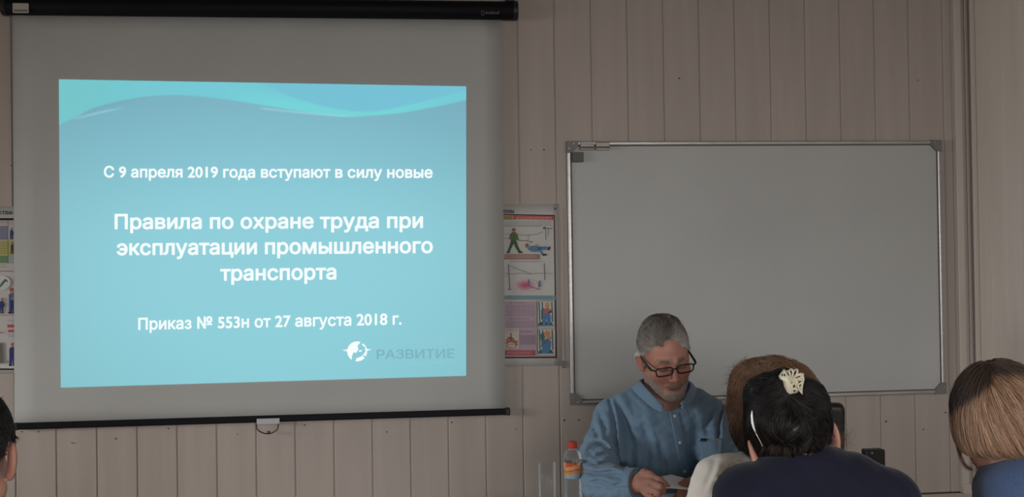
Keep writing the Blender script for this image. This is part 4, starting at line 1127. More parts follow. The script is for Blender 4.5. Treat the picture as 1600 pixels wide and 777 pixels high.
# collar leaves
def collar(up, lo, name, m, parent, rows=4):
    up = [A3(*p) for p in up]; lo = [A3(*p) for p in lo]
    def dens(L, n=44):
        L = np.array(L); t = np.linspace(0, len(L)-1, n); i = np.clip(t.astype(int), 0, len(L)-2); f = (t-i)[:, None]
        am = np.concatenate([[2*L[0]-L[1]], L, [2*L[-1]-L[-2]]]); p0, p1, p2, p3 = am[i], am[i+1], am[i+2], am[i+3]
        return .5*((2*p1)+(-p0+p2)*f+(2*p0-5*p1+4*p2-p3)*f**2+(-p0+3*p1-3*p2+p3)*f**3)
    U, Lw = dens(up), dens(lo)
    b = MB(); b.grid([[U[i]*(1-v)+Lw[i]*v+A3(0, 0, .006*math.sin(PI*v)) for i in range(len(U))] for v in np.linspace(0, 1, rows+1)])
    o = b.build(name, m, parent, smooth=True); solidify(o, .003, off=0); return o
collar([pt(*p) for p in ((1037, 634, 3.195), (1027, 625, 3.205), (1014, 611, 3.23), (1004, 599, 3.28), (1002, 594, 3.36), (1018, 590, 3.43), (1037, 589, 3.45), (1060, 591, 3.43), (1075, 596, 3.36), (1078, 603, 3.28), (1074, 613, 3.23), (1068, 624, 3.20), (1063, 632, 3.19))],
       [pt(*p) for p in ((1036, 646, 3.18), (1020, 638, 3.205), (1003, 624, 3.24), (990, 611, 3.30), (988, 607, 3.39), (1010, 606, 3.47), (1037, 606, 3.49), (1066, 605, 3.47), (1086, 607, 3.39), (1087, 614, 3.30), (1083, 624, 3.24), (1076, 634, 3.20), (1067, 641, 3.175))], 'collar', M_shirt, shirt)
for W_, E_ in ((WL, pt(966, 758, 3.073)), (WR, pt(1108, 766, 3.085))):
    n_ = (W_-E_)/np.linalg.norm(W_-E_); a_ = np.cross(n_, A3(0, 0, 1)); a_ /= np.linalg.norm(a_); b_ = np.cross(n_, a_); rows = []
    for s_, r_ in ((-.046, .0435), (-.040, .0452), (-.02, .0448), (-.004, .0440), (.0, .0425)):
        rows.append([W_+n_*s_+(a_*math.cos(2*PI*i/40)+b_*math.sin(2*PI*i/40))*(r_+.0008*math.sin(i*.9+s_*90)) for i in range(41)])
    b = MB(); b.grid(rows); o = b.build('cuff', M_shirt, shirt, smooth=True); solidify(o, .0025, off=0)
px, py = np.meshgrid(np.linspace(-1, 1, 7), np.linspace(0, 1, 34)); yy = 645+py*135
cxl = np.interp(yy, [640, 651, 692, 737, 780], [1053, 1054.5, 1063, 1070.5, 1075])
patch('placket', man_shirt, cxl+px*7.6, yy, 3.0, 7, 34, M_shirt, shirt, .002, .002)
M_btn = mat('pale_button', (.55, .55, .5), rough=.3)
for (x, y) in ((1054.5, 650.5), (1062.5, 692), (1070, 737), (1035.5, 641.5), (1067, 636.5)):
    P = on_view(man_shirt, [x], [y], 2.9, .0045 if y > 645 else .012)[0]
    b = MB(); b.lathe((0, 0, 0), [(0, -.0012), (.0035, -.0014), (.0048, -.001), (.005, .0005), (0, .001)], 16, 'y')
    for v in b.bm.verts: v.co = Vector(P)+v.co
    b.build('button', M_btn, shirt, smooth=True)
gx, gy = quadgrid([(1092, 688.5), (1128, 685), (1131, 745), (1096, 748)], 10, 12)
pk = patch('pocket', man_shirt, gx, gy, 3.0, 10, 12, M_shirt, shirt, .0028, .002)
gx, gy = quadgrid([(1094.5, 686), (1103.5, 685.5), (1103.5, 689.5), (1094.5, 690)], 4, 3)
patch('pocket_tab', man_shirt, gx, gy, 3.0, 4, 3, mat('black_cloth_tab', (.012, .014, .018), rough=.7), pk, .0062, .0012)
# hair
f_h = H.face
def keep_m(P):
    q = H.loc(P); x, y, z = np.abs(q[:, 0]), q[:, 1], q[:, 2]
    front = np.where(y < -.02, .082-.10*(x/.07)**2*.35+.012*sines(q, (160,), 3), np.where(y < .0, .03, np.where(y < .028, .018, np.where(x > .055, .030, -.04))))
    return (z > front) & ~((x > .066) & (z < .012) & (y < .03))
sd = seeds_on(f_h, H.w(0, .01, .04), .1, 13000, keep_m)
ql = H.loc(sd); top = sst(.05, .095, ql[:, 2]); fr = sst(0, -.06, ql[:, 1])
lk = sines(ql, (95, 170), 17); lk = .5+.5*np.clip(lk*1.6, -1, 1)
Lh = .026+.036*top+.008*rng.random(len(sd)); lf = (.004+.009*top)*(.2+.3*rng.random(len(sd))+.95*lk)
def dir_m(P, t):
    q = H.loc(P); x, y, z = q[:, 0], q[:, 1], q[:, 2]; tp = sst(.05, .095, z)
    D = np.stack([x*5*(1-tp)+.30*tp+.45*np.sin(q[:, 1]*80+x*130)*tp, .75+.25*tp+0*x, .75*tp*(1-t*1.2)-.55*(1-tp)+.6*np.sin(x*110+y*70)*tp], 1)
    return D @ H.R.T
pth = grow(f_h, sd, dir_m, Lh, 8, lambda t: lf*math.sin(PI*min(1, .12+t*.75)), .16, .75, .25)
cl = ramp(np.clip(top*.7+.4*rng.random(len(sd))-.15+.55*(lk-.5), 0, 1), [(0, (206, 203, 197)), (.4, (164, 157, 150)), (1, (104, 94, 87))])
rad = np.linspace(1, .35, 8)[None]*(.00042+.00022*rng.random((len(sd), 1)))
hair_him = tubes(pth, rad, 'hair', M_hair, man, cl)
# short beard and moustache
def keep_b(P):
    q = H.loc(P); x, y, z = np.abs(q[:, 0]), q[:, 1], q[:, 2]
    ch = (z < -.084+.006*np.sin(x*150)) & (y < -.02); ja = (x > .034) & (z < -.045) & (y < .0) & (y > -.085); mo = (np.abs(z+.0545) < .006) & (x < .028) & (y < -.078)
    return ch | ja | mo
sd = seeds_on(f_h, H.w(0, -.03, -.06), .07, 4200, keep_b)
ql = H.loc(sd)
pth = grow(f_h, sd, lambda P, t: np.tile(H.R @ A3(0, -.3, -1), (len(P), 1)), .0035+.0035*rng.random(len(sd)), 4, lambda t: .0025*t, .5, .4)
mo = (ql[:, 2] > -.066) & (np.abs(ql[:, 0]) < .03)
cl = ramp(np.clip(rng.random(len(sd))*.7+.5*mo, 0, 1), [(0, (190, 184, 176)), (.5, (154, 144, 136)), (1, (100, 90, 84))])
tubes(pth, np.linspace(1, .4, 4)[None]*np.full((len(sd), 1), .00028), 'beard', M_hair, man, cl)
sd = seeds_on(f_h, H.w(0, -.07, .022), .03, 640, lambda P: (np.abs(H.loc(P)[:, 2]-.0245) < .0045) & (np.abs(np.abs(H.loc(P)[:, 0])-.031) < .02) & (H.loc(P)[:, 1] < -.06))
sg = np.sign(H.loc(sd)[:, 0])[:, None]
pth = grow(f_h, sd, lambda P, t: (sg*A3(1, 0, 0)+A3(0, 0, .35)) @ H.R.T, np.full(len(sd), .008), 4, lambda t: .002*t, .3, .5)
for s_ in (-1, 1):
    k_ = sg[:, 0] == s_; tubes(pth[k_], np.linspace(1, .4, 4)[None]*np.full((k_.sum(), 1), .00035), 'eyebrow', M_hair, man, ramp(rng.random(k_.sum()), [(0, (84, 74, 68)), (1, (140, 130, 122))]))
# eyeglasses
M_frame = mat('black_acetate', (.008, .008, .009), rough=.3, spec=.5)
gl = tag(empty('eyeglasses', H.w(0, -.1, -.002)), 'black rectangular eyeglasses worn by the grey-haired man', 'glasses')
def rim_pts(s, n=40, w=.0268, h=.0138, cz=.000, e=4.0):
    out = []
    for i in range(n):
        a = 2*PI*i/n; c, sn = math.cos(a), math.sin(a)
        x = w*abs(c)**(2/e)*(1 if c > 0 else -1); z = h*abs(sn)**(2/e)*(1 if sn > 0 else -1)
        x *= 1+.05*z/h
        out.append((s*.0352+x, -.1045+.10*(abs(s*.0352+x)-.02)**2*6, cz+z))
    return out
fr_ = MB()
for s in (-1, 1): fr_.tube([H.w(*p) for p in rim_pts(s)], .0021, 8, closed=True)
fr_.tube([H.w(-.0100, -.1045, .004), H.w(-.004, -.107, .0060), H.w(.004, -.107, .0060), H.w(.0100, -.1045, .004)], .0021, 8)
for s in (-1, 1): fr_.tube([H.w(s*.060, -.1025, .007), H.w(s*.068, -.099, .0075), H.w(s*.0735, -.092, .0075)], [.0026, .003, .0026], 8)
fr_.build('front_frame', M_frame, gl, smooth=True)
M_lens = clear_mat('lens_glass', (.95, .955, .96), .03, 1.18)
for s in (-1, 1):
    b = MB(); pts_ = rim_pts(s); vs = [b.bm.verts.new(Vector(H.w(*p))) for p in pts_]; c = b.bm.verts.new(Vector(H.w(s*.0352, -.1055, .0)))
    for i in range(len(vs)): b.bm.faces.new((vs[i], vs[(i+1) % len(vs)], c))
    b.build('lens', M_lens, gl, smooth=True)
for s in (-1, 1):
    b = MB(); P = [(s*.0735, -.092, .0075), (s*.0765, -.07, .0085), (s*.0785, -.035, .010), (s*.0795, -.005, .012), (s*.0795, .014, .013), (s*.0785, .028, .002), (s*.0775, .036, -.014)]
    b.tube([H.w(*p) for p in P], [.0034, .0036, .0034, .003, .0026, .0025, .002], 8); b.build('temple', M_frame, gl, smooth=True)
# the sheets he holds
M_paper = mat('white_paper', (.84, .81, .85), rough=.7, spec=.2)
def paper(name, top, bot, sag, label):
    n = 16; rows = []
    def ip(L, u):
        L = np.array(L); t = u*(len(L)-1); i = min(int(t), len(L)-2); f = t-i; f = f*f*(3-2*f)*.5+f*.5
        return L[i]*(1-f)+L[i+1]*f
    T = [pt(*p) for p in top]; B = [pt(*p) for p in bot]
    b = MB(); b.grid([[ip(T, i/n)*(1-v)+ip(B, i/n)*v+A3(0, 0, sag*math.sin(PI*v)) for i in range(n+1)] for v in np.linspace(0, 1, 7)])
    o = b.build(name, M_paper, smooth=True); solidify(o, .0006, off=0); return tag(o, label, 'paper')
paper('paper_sheet', [(1014, 750, 3.01), (1034, 744.5, 3.06), (1049, 741.5, 3.09), (1066, 746.5, 3.09), (1084, 752, 3.08), (1100, 757, 3.06)],
      [(1020, 764, 2.955), (1036, 763.5, 2.93), (1046, 763, 2.925), (1058, 764, 2.925), (1072, 765.5, 2.93), (1092, 768, 2.94)], .003, 'white sheet of paper held in the fist of the man in the blue shirt')
ob = paper('paper_sheet', [(1026, 772.5, 3.03), (1046, 771.5, 3.05), (1066, 771.5, 3.05), (1090, 773, 3.05)], [(1020, 792, 2.90), (1045, 790, 2.88), (1066, 790, 2.88), (1092, 792, 2.88)], .002,
      'lower pale sheet of paper under the one held by the man')
# ------------------------------------------------------------------ the audience, seen from behind
def torso_person(name, head, neck_base, neck_r, parts_fn, box_lo, box_hi, label, skin=SKIN, h=.0045, scalp=(60, 50, 45), zcut=None):
    def body(P):
        d = head.face(P)
        n = sd_cone(P, head.w(0, .026, -.045), neck_base, neck_r, neck_r*1.1)
        n = smin(n, sd_cone(P, head.w(0, -.005, -.085), neck_base+A3(0, 0, -.03), neck_r*.7, neck_r*.8), .02)
        d = smin(d, n, .018)
        return smin(d, parts_fn(P)+.012, .02)
    V, F = surface(body, box_lo, box_hi, h)
    q = head.loc(V); near = np.linalg.norm(q, axis=1) < .17
    C = skin_cols(q, near, skin, beard=False)
    sc = near & ((q[:, 2] > .075) | ((q[:, 2] > -.02) & (q[:, 1] > .03) & (np.abs(q[:, 0]) < .07)) | ((q[:, 2] > .03) & (q[:, 1] > -.02) & (np.abs(q[:, 0]) < .07)))
    C[sc] = np.array(lin(scalp))
    o = mesh_obj('person', V, F, M_skin, smooth=True, cols=C)
    tag(o, label, 'person'); o['_b'] = 0; return o, body
def garment(name, fn, lo, hi, m, parent, h=.006):
    V, F = surface(fn, lo, hi, h); return mesh_obj(name, V, F, m, parent, smooth=True)

# ---- woman with dark pinned-up hair and navy jacket
HD = Head(pt(1237, 692, 2.18), 168, 17, 13, 1.0, True)
nbD = pt(1254, 742, 2.17)
def torsoD(P):
    d = sd_cone(P, pt(1256, 741, 2.165), pt(1168, 777, 2.15), .056, .060)
    d = smin(d, sd_cone(P, pt(1256, 741, 2.165), pt(1326, 760, 2.15), .056, .060), .03)
    d = smin(d, sd_cone(P, pt(1326, 760, 2.15), pt(1384, 783, 2.15), .060, .060), .03)
    d = smin(d, sd_cone(P, pt(1272, 738, 2.135), pt(1226, 752, 2.125), .058, .056), .03)
    d = smin(d, sd_ell(P, pt(1272, 930, 2.17), A3(.175, .115, .26)), .06)
    for c in ([pt(1165, 779, 2.15), pt(1138, 890, 2.18), pt(1150, 1000, 2.32)], [pt(1386, 785, 2.15), pt(1408, 895, 2.18), pt(1390, 1000, 2.32)]):
        d = smin(d, sd_chain(P, c, [.058, .052, .042], .02), .03)
    return d
def jacketD(P):
    d = torsoD(P)-.0016*ridge(P, (1, .1, .5), 55, .3, .5)-.001*ridge(P, (.6, 0, 1), 90, 1.3, .6)
    # stand collar round the neck
    c = pt(1262, 708, 2.150); n = A3(.10, -.35, 1); n /= np.linalg.norm(n)
    q = (P-c)@n; r = np.linalg.norm(P-c-q[:, None]*n, axis=1)
    col = np.maximum(np.abs(r-.061)-.0028, np.abs(q)-.016)
    return smin(d, col, .010)
lo, hi = pt(1240, 692, 2.18)+A3(-.30, -.25, -.50), pt(1240, 692, 2.18)+A3(.32, .34, .17)
pD, bodyD = torso_person('person', HD, nbD, .050, torsoD, lo, hi, 'woman with pinned-up black hair and navy jacket, seen from behind', scalp=(28, 26, 26))
garment('jacket', jacketD, lo, hi, cloth('navy_wool', (.0115, .0125, .027), .2, 700, .12), pD)
def hairD(P):
    q = HD.loc(P)
    d = HD.cranium(P, .008)
    d = smin(d, sd_cone(P, pt(1188, 614, 2.14), pt(1200, 655, 2.12), .030, .034), .03)
    d = smin(d, sd_cone(P, pt(1264, 622, 2.14), pt(1266, 658, 2.12), .028, .028), .03)
    d = smin(d, sd_cone(P, pt(1222, 600, 2.13), pt(1236, 668, 2.085), .026, .030), .03)
    w_ = q[:, 0]*42+q[:, 2]*30+2.2*np.sin(q[:, 2]*38+q[:, 0]*25)
    d = d-.0042*(np.abs(np.sin(w_))**.6-.6)-.0028*sines(q, (80, 170), 11)
    zl = -.044-.10*np.abs(q[:, 0])+.004*sines(q, (150,), 2)
    d = smax(d, zl-q[:, 2], .012)
    d = smax(d, -.055-q[:, 1], .012)
    return d
lo2, hi2 = pt(1232, 645, 2.15)-.17, pt(1232, 645, 2.15)+.17
M_hairD = mat('black_hair', rough=.42, spec=.4, vcol=True)
V, F = surface(hairD, lo2, hi2, .004)
hD = mesh_obj('hair', V, F, M_hairD, pD, smooth=True, cols=np.tile(np.array(lin((24, 22, 22))), (len(V), 1)))
clip_w = on_view(hairD, [1238], [604], 1.7, .0)[0]
def kD(P): return P[:, 1] < HD.o[1]+.09
sd = seeds_on(hairD, pt(1232, 645, 2.15), .09, 12000, kD)
r1 = rng.random(len(sd))
def dirD(P, t):
    T = clip_w-P; r = np.linalg.norm(T, axis=1, keepdims=True); T = T/np.maximum(r, 1e-6)
    side = np.cross(T, A3(0, 1, 0)); sw = .8*np.sin(P[:, :1]*52+P[:, 2:]*38)+.35*np.sin(P[:, :1]*120-P[:, 2:]*90)+.25
    return T+side*sw
pth = grow(hairD, sd, dirD, .035+.05*rng.random(len(sd)), 9, lambda t: .0008+.0035*r1**2*math.sin(PI*min(1, t*.9)), .16, .9, .5)
cl = ramp(rng.random(len(sd))**2.2, [(0, (17, 16, 17)), (.6, (30, 28, 28)), (1, (70, 64, 61))])
tubes(pth, np.linspace(1, .4, 9)[None]*(.00038+.00022*rng.random((len(sd), 1))), 'hair_strands', M_hairD, hD, cl)
# soft wisps at the nape and beside the right ear
def wisps(starts, dirs, n, L, curl, rad, cols, name, m, parent, k=12):
    S = np.repeat(np.array(starts), n, 0); D = np.repeat(np.array(dirs, float), n, 0)+rng.normal(size=(len(S), 3))*.35
    D /= np.linalg.norm(D, axis=1, keepdims=True); S = S+rng.normal(size=S.shape)*.006; ph = rng.uniform(0, 6.28, len(S)); cu = curl*(.5+rng.random(len(S)))
    LL = L*(.6+.6*rng.random(len(S))); out = []
    for i in range(k):
        t = i/(k-1); a = ph+t*5.0
        out.append(S+D*(LL*t)[:, None]+np.stack([np.cos(a), .4*np.sin(a*.7), np.sin(a)], 1)*(cu*t)[:, None])
    c = ramp(rng.random(len(S)), cols); return tubes(np.stack(out, 1), np.linspace(1, .4, k)[None]*np.full((len(S), 1), rad), name, m, parent, c)
sp_ = on_view(bodyD, np.linspace(1203, 1282, 22), np.interp(np.linspace(1203, 1282, 22), [1203, 1240, 1282], [690, 688, 676]), 1.8, .002)
wisps(sp_, [(-.15+.1*math.sin(i), -.15, -1) for i in range(22)], 22, .024, .003, .0003, [(0, (30, 26, 25)), (1, (104, 84, 70))], 'nape_wisps', M_hairD, hD)
wisps([pt(1300, 672, 2.2), pt(1304, 684, 2.19), pt(1308, 690, 2.19)], [(.5, 0, -.55), (.8, -.1, -.35), (.7, -.1, .3)], 34, .026, .009, .00028, [(0, (70, 56, 48)), (1, (120, 92, 72))], 'side_wisps', M_hairD, hD)
# tousled tufts on the grey-haired man's crown
tops = np.linspace(1014, 1060, 16)
tuft = [pt(x, 501+((x-1037)/8.5)**2*1.3, 3.235+.02*math.sin(x*3)) for x in tops]
wisps(tuft, [(.25*math.sin(x*1.7)+(x-1040)*.012, .5, .55) for x in tops], 60, .012, .005, .0004, [(0, (104, 96, 90)), (1, (190, 185, 178))], 'hair_tufts', M_hair, hair_him)
# ivory claw clip in her hair
M_ivory = mat('ivory_plastic', (.66, .62, .47), rough=.4, spec=.4)
M_dark = M_hairD
cc = on_view(hairD, [1237], [597], 1.7, .006)[0]
def cl_at(x, y, lift): return pt(x, y, (cc-CPOS)@CFW-lift)
clip = tag(empty('hair_clip', cc), 'ivory openwork claw clip pinned in the black hair', 'hair clip')
def ribbon(pts, r, closed=False, flat=.55):
    b = MB(); b.tube(pts, r, 8, closed=closed); return b
def loop(cx_, cy_, rx, ry, ang, lift, n=18):
    a0 = math.radians(ang); out = []
    for i in range(n):
        a = 2*PI*i/n; u, v = rx*math.cos(a), ry*math.sin(a)
        out.append(cl_at(cx_+u*math.cos(a0)-v*math.sin(a0), cy_+u*math.sin(a0)+v*math.cos(a0), lift+.004*math.cos(a)))
    return out
def plate(outline, lift0, lift1, thick, name, parent=clip):
    """thin curved plate: outline measured, bulging towards the viewer in the middle"""
    O = np.array(outline, float); c = O.mean(0); V, F = [], []; n = len(O); R = 5
    for j in range(R+1):
        s = j/R
        for p in O:
            x, y = c+(p-c)*s; V.append(cl_at(x, y, lift0+(lift1-lift0)*(1-s*s)))
    for j in range(R):
        for i in range(n): F.append((j*n+i, j*n+(i+1) % n, (j+1)*n+(i+1) % n, (j+1)*n+i))
    o = mesh_obj(name, V, F, M_ivory, parent, smooth=True); solidify(o, thick, off=0); return o
def crop_c(x, y): return (1205+x*70/906, 565+y*60/777)
jaw = [crop_c(*p) for p in ((160, 300), (195, 245), (235, 200), (255, 150), (278, 185), (300, 250), (345, 300), (400, 340), (450, 400), (490, 450), (505, 520), (520, 560), (545, 590), (520, 625), (460, 655), (410, 685), (370, 685), (325, 640), (300, 570), (270, 500), (255, 420), (235, 375), (185, 350))]
jw = plate(jaw, .004, .018, .003, 'front_jaw')
b = MB(); b.tube([cl_at(*crop_c(x, y), .016-.00001*y) for x, y in ((300, 270), (345, 310), (405, 345), (455, 405), (492, 455), (508, 520))], .0016, 8); b.build('jaw_rim', M_ivory, jw, smooth=True)
for (x, y, rx, ry, a) in ((455, 505, 2.0, 2.5, 15), (472, 597, 2.1, 1.3, 0), (413, 432, .9, 1.8, 10), (222, 275, .9, 2.6, 10), (268, 275, 1.0, 2.4, -5)):
    o = MB(); P_ = loop(*crop_c(x, y), rx, ry, a, .0172); vs = [o.bm.verts.new(Vector(p)) for p in P_]; o.bm.faces.new(vs); o.build('opening', mat('dark_opening', (.012, .011, .010), rough=.8), jw)
bk_ = MB()
for (x, y, rx, ry, a) in ((400, 240, 2.9, 6.2, 4), (478, 240, 3.0, 6.6, 28), (560, 300, 3.2, 7.2, 62), (567, 418, 2.6, 6.0, 68), (585, 490, 2.4, 5.0, 20), (345, 250, 2.2, 4.6, -25)):
    bk_.tube(loop(*crop_c(x, y), rx, ry, a, .001), .0021, 8, closed=True)
bk_.tube([cl_at(*crop_c(x, y), .001) for x, y in ((430, 330), (480, 360), (520, 440), (560, 560), (600, 620), (630, 660))], [.003, .0034, .003, .0026, .002, .0012], 8)
bk_.tube([cl_at(*crop_c(x, y), .001) for x, y in ((640, 280), (648, 360), (632, 450), (615, 560), (625, 650))], [.002, .0024, .002, .0018, .001], 8)
bk_.tube([cl_at(*crop_c(x, y), .002) for x, y in ((480, 300), (540, 270), (600, 260), (635, 320), (600, 370), (530, 350))], .0034, 8)
bk_.build('back_jaw', M_ivory, clip, smooth=True)
# her eyeglasses pushed up: the pale temple arm beside the ear
ge = tag(empty('eyeglasses', HD.w(0, -.1, .03)), 'eyeglasses with thin white temple arm worn by the woman in navy', 'glasses')
M_wt = mat('white_enamel', (.85, .85, .85), rough=.25, spec=.5); M_dt = mat('dark_temple', (.03, .025, .025), rough=.35)
tp_ = [(1175, 642), (1174.5, 650), (1175.5, 660), (1177.5, 668), (1180, 675), (1184, 683), (1188, 690), (1191.5, 698)]
D0 = [on_view(lambda P: np.minimum(hairD(P), bodyD(P)), [x], [y], 1.7, .002)[0] for x, y in tp_]; dd = min((p-CPOS)@CFW for p in D0)
T_ = [pt(x, y, dd-.004) for i, (x, y) in enumerate(tp_)]
b = MB(); b.tube(T_[:5], [.0008, .0022, .0026, .0022, .0012], 8); a_ = b.build('temple', M_wt, ge, smooth=True)
b = MB(); b.tube(T_[4:], [.0011, .0010, .0010, .0012], 8); b.build('temple_tip', mat('pale_metal', (.55, .5, .45), rough=.3, metal=.6), a_, smooth=True)
b = MB()
for s in (-1, 1): b.tube([HD.w(s*.034+.024*math.cos(2*PI*i/24), -.112, .012+.016*math.sin(2*PI*i/24)) for i in range(24)], .0014, 6, closed=True)
b.tube([HD.w(-.011, -.112, .016), HD.w(.011, -.112, .016)], .0014, 6); b.build('front_frame', M_dt, ge, smooth=True)
b = MB(); b.tube([HD.w(-.058, -.11, .014), HD.w(-.074, -.06, .014), HD.w(-.08, .01, .012), HD.w(-.079, .03, -.01)], .0015, 6); b.build('temple', M_dt, ge, smooth=True)
b = MB(); b.tube([HD.w(.058, -.11, .014), HD.w(.074, -.075, .022), T_[0]], .0013, 6); b.build('temple_arm', M_dt, a_, smooth=True)

# ---- woman with short brown hair and white blouse
HB = Head(pt(1213, 660, 2.70), 184, 6, 2, 1.04, True)
nbB = pt(1213, 735, 2.69)
def torsoB(P):
    d = sd_cone(P, nbB, pt(1126, 753, 2.64), .058, .0615)
    d = smin(d, sd_cone(P, nbB, pt(1296, 756, 2.66), .058, .060), .03)
    d = smin(d, sd_ell(P, pt(1212, 900, 2.66), A3(.17, .105, .27)), .06)
    for c in ([pt(1124, 757, 2.64), pt(1088, 830, 2.68), pt(1090, 890, 2.80)], [pt(1296, 758, 2.66), pt(1316, 850, 2.68), pt(1300, 900, 2.80)]):
        d = smin(d, sd_chain(P, c, [.060, .056, .044], .02), .03)
    return d
def blouseB(P): return torsoB(P)-.0028*ridge(P, (.8, .2, .8), 60, .9, .7)-.0016*ridge(P, (-.4, .2, 1), 110, 2.0, .7)-creases(P, [([(1166, 716), (1140, 728), (1122, 746), (1112, 775)], .004, 3), ([(1118, 716), (1112, 740), (1098, 770)], .003, 4), ([(1150, 730), (1140, 752), (1128, 777)], .003, 4)])
lo, hi = HB.o+A3(-.30, -.26, -.42), HB.o+A3(.30, .34, .17)
pB, bodyB = torso_person('person', HB, nbB, .048, torsoB, lo, hi, 'woman with short tousled brown hair and white blouse, partly hidden by the black-haired woman', scalp=(70, 52, 42))
garment('blouse', blouseB, lo, hi, cloth('white_cotton', (.92, .895, .83), .05, 500, .05), pB)
def hairB(P):
    q = HB.loc(P)
    d = HB.cranium(P, .026)
    d = smin(d, sd_ell(q, A3(.018, .035, -.02), A3(.086, .085, .075))*HB.k, .03)
    d = smin(d, sd_sph(P, pt(1172, 600, 2.70), .037), .03)
    d = d-.004*sines(q, (55, 120), 21)
    d = smax(d, -.082+.01*np.sin(q[:, 0]*80)-q[:, 2], .012); d = smax(d, -.06-q[:, 1], .012)
    return d
V, F = surface(hairB, HB.o-.17, HB.o+.19, .0045)
q = HB.loc(V)
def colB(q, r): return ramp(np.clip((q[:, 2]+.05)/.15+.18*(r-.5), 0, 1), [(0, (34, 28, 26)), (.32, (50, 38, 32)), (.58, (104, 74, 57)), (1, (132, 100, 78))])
M_hairB = mat('brown_hair', rough=.5, spec=.35, vcol=True)
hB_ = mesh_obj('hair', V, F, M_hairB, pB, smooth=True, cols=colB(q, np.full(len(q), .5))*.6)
sd = seeds_on(hairB, HB.w(0, .012, .03), .1, 13000, lambda P: P[:, 1] < HB.o[1]+.09)
sd = np.concatenate([sd, seeds_on(hairB, pt(1168, 596, 2.70), .045, 3200, lambda P: (P[:, 1] < HB.o[1]+.09) & (np.linalg.norm(P-pt(1168, 596, 2.70), axis=1) < .055))])
crown = HB.w(.02, .062, .105); r1 = rng.random(len(sd))
def dirB(P, t):
    T = P-crown; T /= np.maximum(np.linalg.norm(T, axis=1, keepdims=True), 1e-6); sw = np.cross(T, A3(0, 1, 0))
    return T+sw*(1.1*np.sin(P[:, :1]*48+P[:, 2:]*40+3*t)+.5*np.sin(P[:, :1]*110-P[:, 2:]*70))+A3(0, -.15, -.25)
pth = grow(hairB, sd, dirB, .025+.03*rng.random(len(sd)), 9, lambda t: .001+(.003+.009*r1)*math.sin(PI*min(1, t*.8)), .18, .75, .4)
ql = HB.loc(sd); cl = colB(ql, rng.random(len(sd)))*(.7+.6*rng.random((len(sd), 1)))
wh = np.exp(-(((sd-on_view(hairB, [1196], [573], 2.2, 0)[0])**2).sum(1))/.013**2)[:, None]; cl = cl*(1-.6*wh)+np.array(lin((165, 150, 138)))*.6*wh  # pale patch at the crown: scalp shine painted into the strands
tubes(pth, np.linspace(1, .35, 9)[None]*(.00045+.00025*rng.random((len(sd), 1))), 'hair_strands', M_hairB, hB_, cl)
wisps([pt(x, y, 2.70) for x, y in ((1154, 573), (1149, 580), (1145, 588), (1142, 600), (1141, 616), (1142, 634), (1163, 568))], [(-.5, 0, .5), (-.7, 0, .3), (-.8, 0, .2), (-.7, 0, .1), (-.6, 0, -.4), (-.4, 0, -.7), (-.3, 0, .6)], 34, .013, .006, .00026, [(0, (84, 60, 46)), (1, (122, 90, 68))], 'loose_curls', M_hairB, hB_)
wisps([pt(x, y, 2.70) for x, y in ((1144, 655), (1148, 668), (1152, 680), (1157, 692))], [(-.4, 0, -.8), (-.35, 0, -.9), (-.2, 0, -1), (-.1, 0, -1)], 30, .018, .004, .0003, [(0, (40, 32, 29)), (1, (110, 98, 88))], 'loose_curls', M_hairB, hB_)

# ---- woman with a blonde bob and blue sweater
HE = Head(pt(1563, 666, 2.22), 163, 8, 2, .94, True, jaw=.86)
nbE = pt(1640, 740, 2.22)
def torsoE(P):
    d = sd_cone(P, pt(1655, 724, 2.2), pt(1573, 762, 2.20), .060, .060)
    d = smin(d, sd_cone(P, pt(1655, 724, 2.2), pt(1800, 782, 2.18), .060, .060), .03)
    d = smin(d, sd_cone(P, pt(1586, 768, 2.14), pt(1645, 740, 2.12), .062, .062), .03)
    d = smin(d, sd_ell(P, pt(1685, 930, 2.2), A3(.175, .115, .26)), .06)
    for c in ([pt(1573, 780, 2.20), pt(1550, 890, 2.24), pt(1560, 1000, 2.5)], [pt(1802, 784, 2.18), pt(1820, 895, 2.22), pt(1800, 1000, 2.42)]):
        d = smin(d, sd_chain(P, c, [.058, .052, .042], .02), .03)
    return d
lo, hi = HE.o+A3(-.22, -.25, -.50), HE.o+A3(.46, .34, .17)
pE, bodyE = torso_person('person', HE, nbE, .048, torsoE, lo, hi, 'woman with blonde bob and dark roots in a blue sweater, seen from behind', scalp=(70, 58, 50))
garment('sweater', lambda P: torsoE(P)-.0018*ridge(P, (.7, 0, 1), 70, .3, .6), lo, hi, cloth('blue_knit', (.06, .092, .18), .2, 420, .2), pE)
def hairE(P):
    q = HE.loc(P)
    d = HE.cranium(P, .0205)
    d = smin(d, sd_ell(q, A3(0, .028, -.018), A3(.092, .094, .085))*HE.k, .03)
    d = d-.0012*sines(q, (60, 140), 31)
    d = smax(d, -.056-.10*(q[:, 1]-.02)-q[:, 2]+.003*np.sin(q[:, 0]*120), .02); d = smax(d, -.10-q[:, 1], .02)
    return d
V, F = surface(hairE, HE.o-.17, HE.o+.19, .0045)
M_hairE = mat('blonde_hair', rough=.42, spec=.45, vcol=True)
hE_ = mesh_obj('hair', V, F, M_hairE, pE, smooth=True, cols=ramp(view_px(V)[1]-np.interp(view_px(V)[0], [1470, 1487, 1505, 1530, 1550, 1567, 1592, 1640], [648, 638, 624, 612, 594, 586, 579, 600]), [(-8, (62, 51, 45)), (8, (120, 92, 73)), (110, (110, 82, 64)), (130, (70, 50, 40))]))  # darker bottom is the bob's underside shade, put into the colour
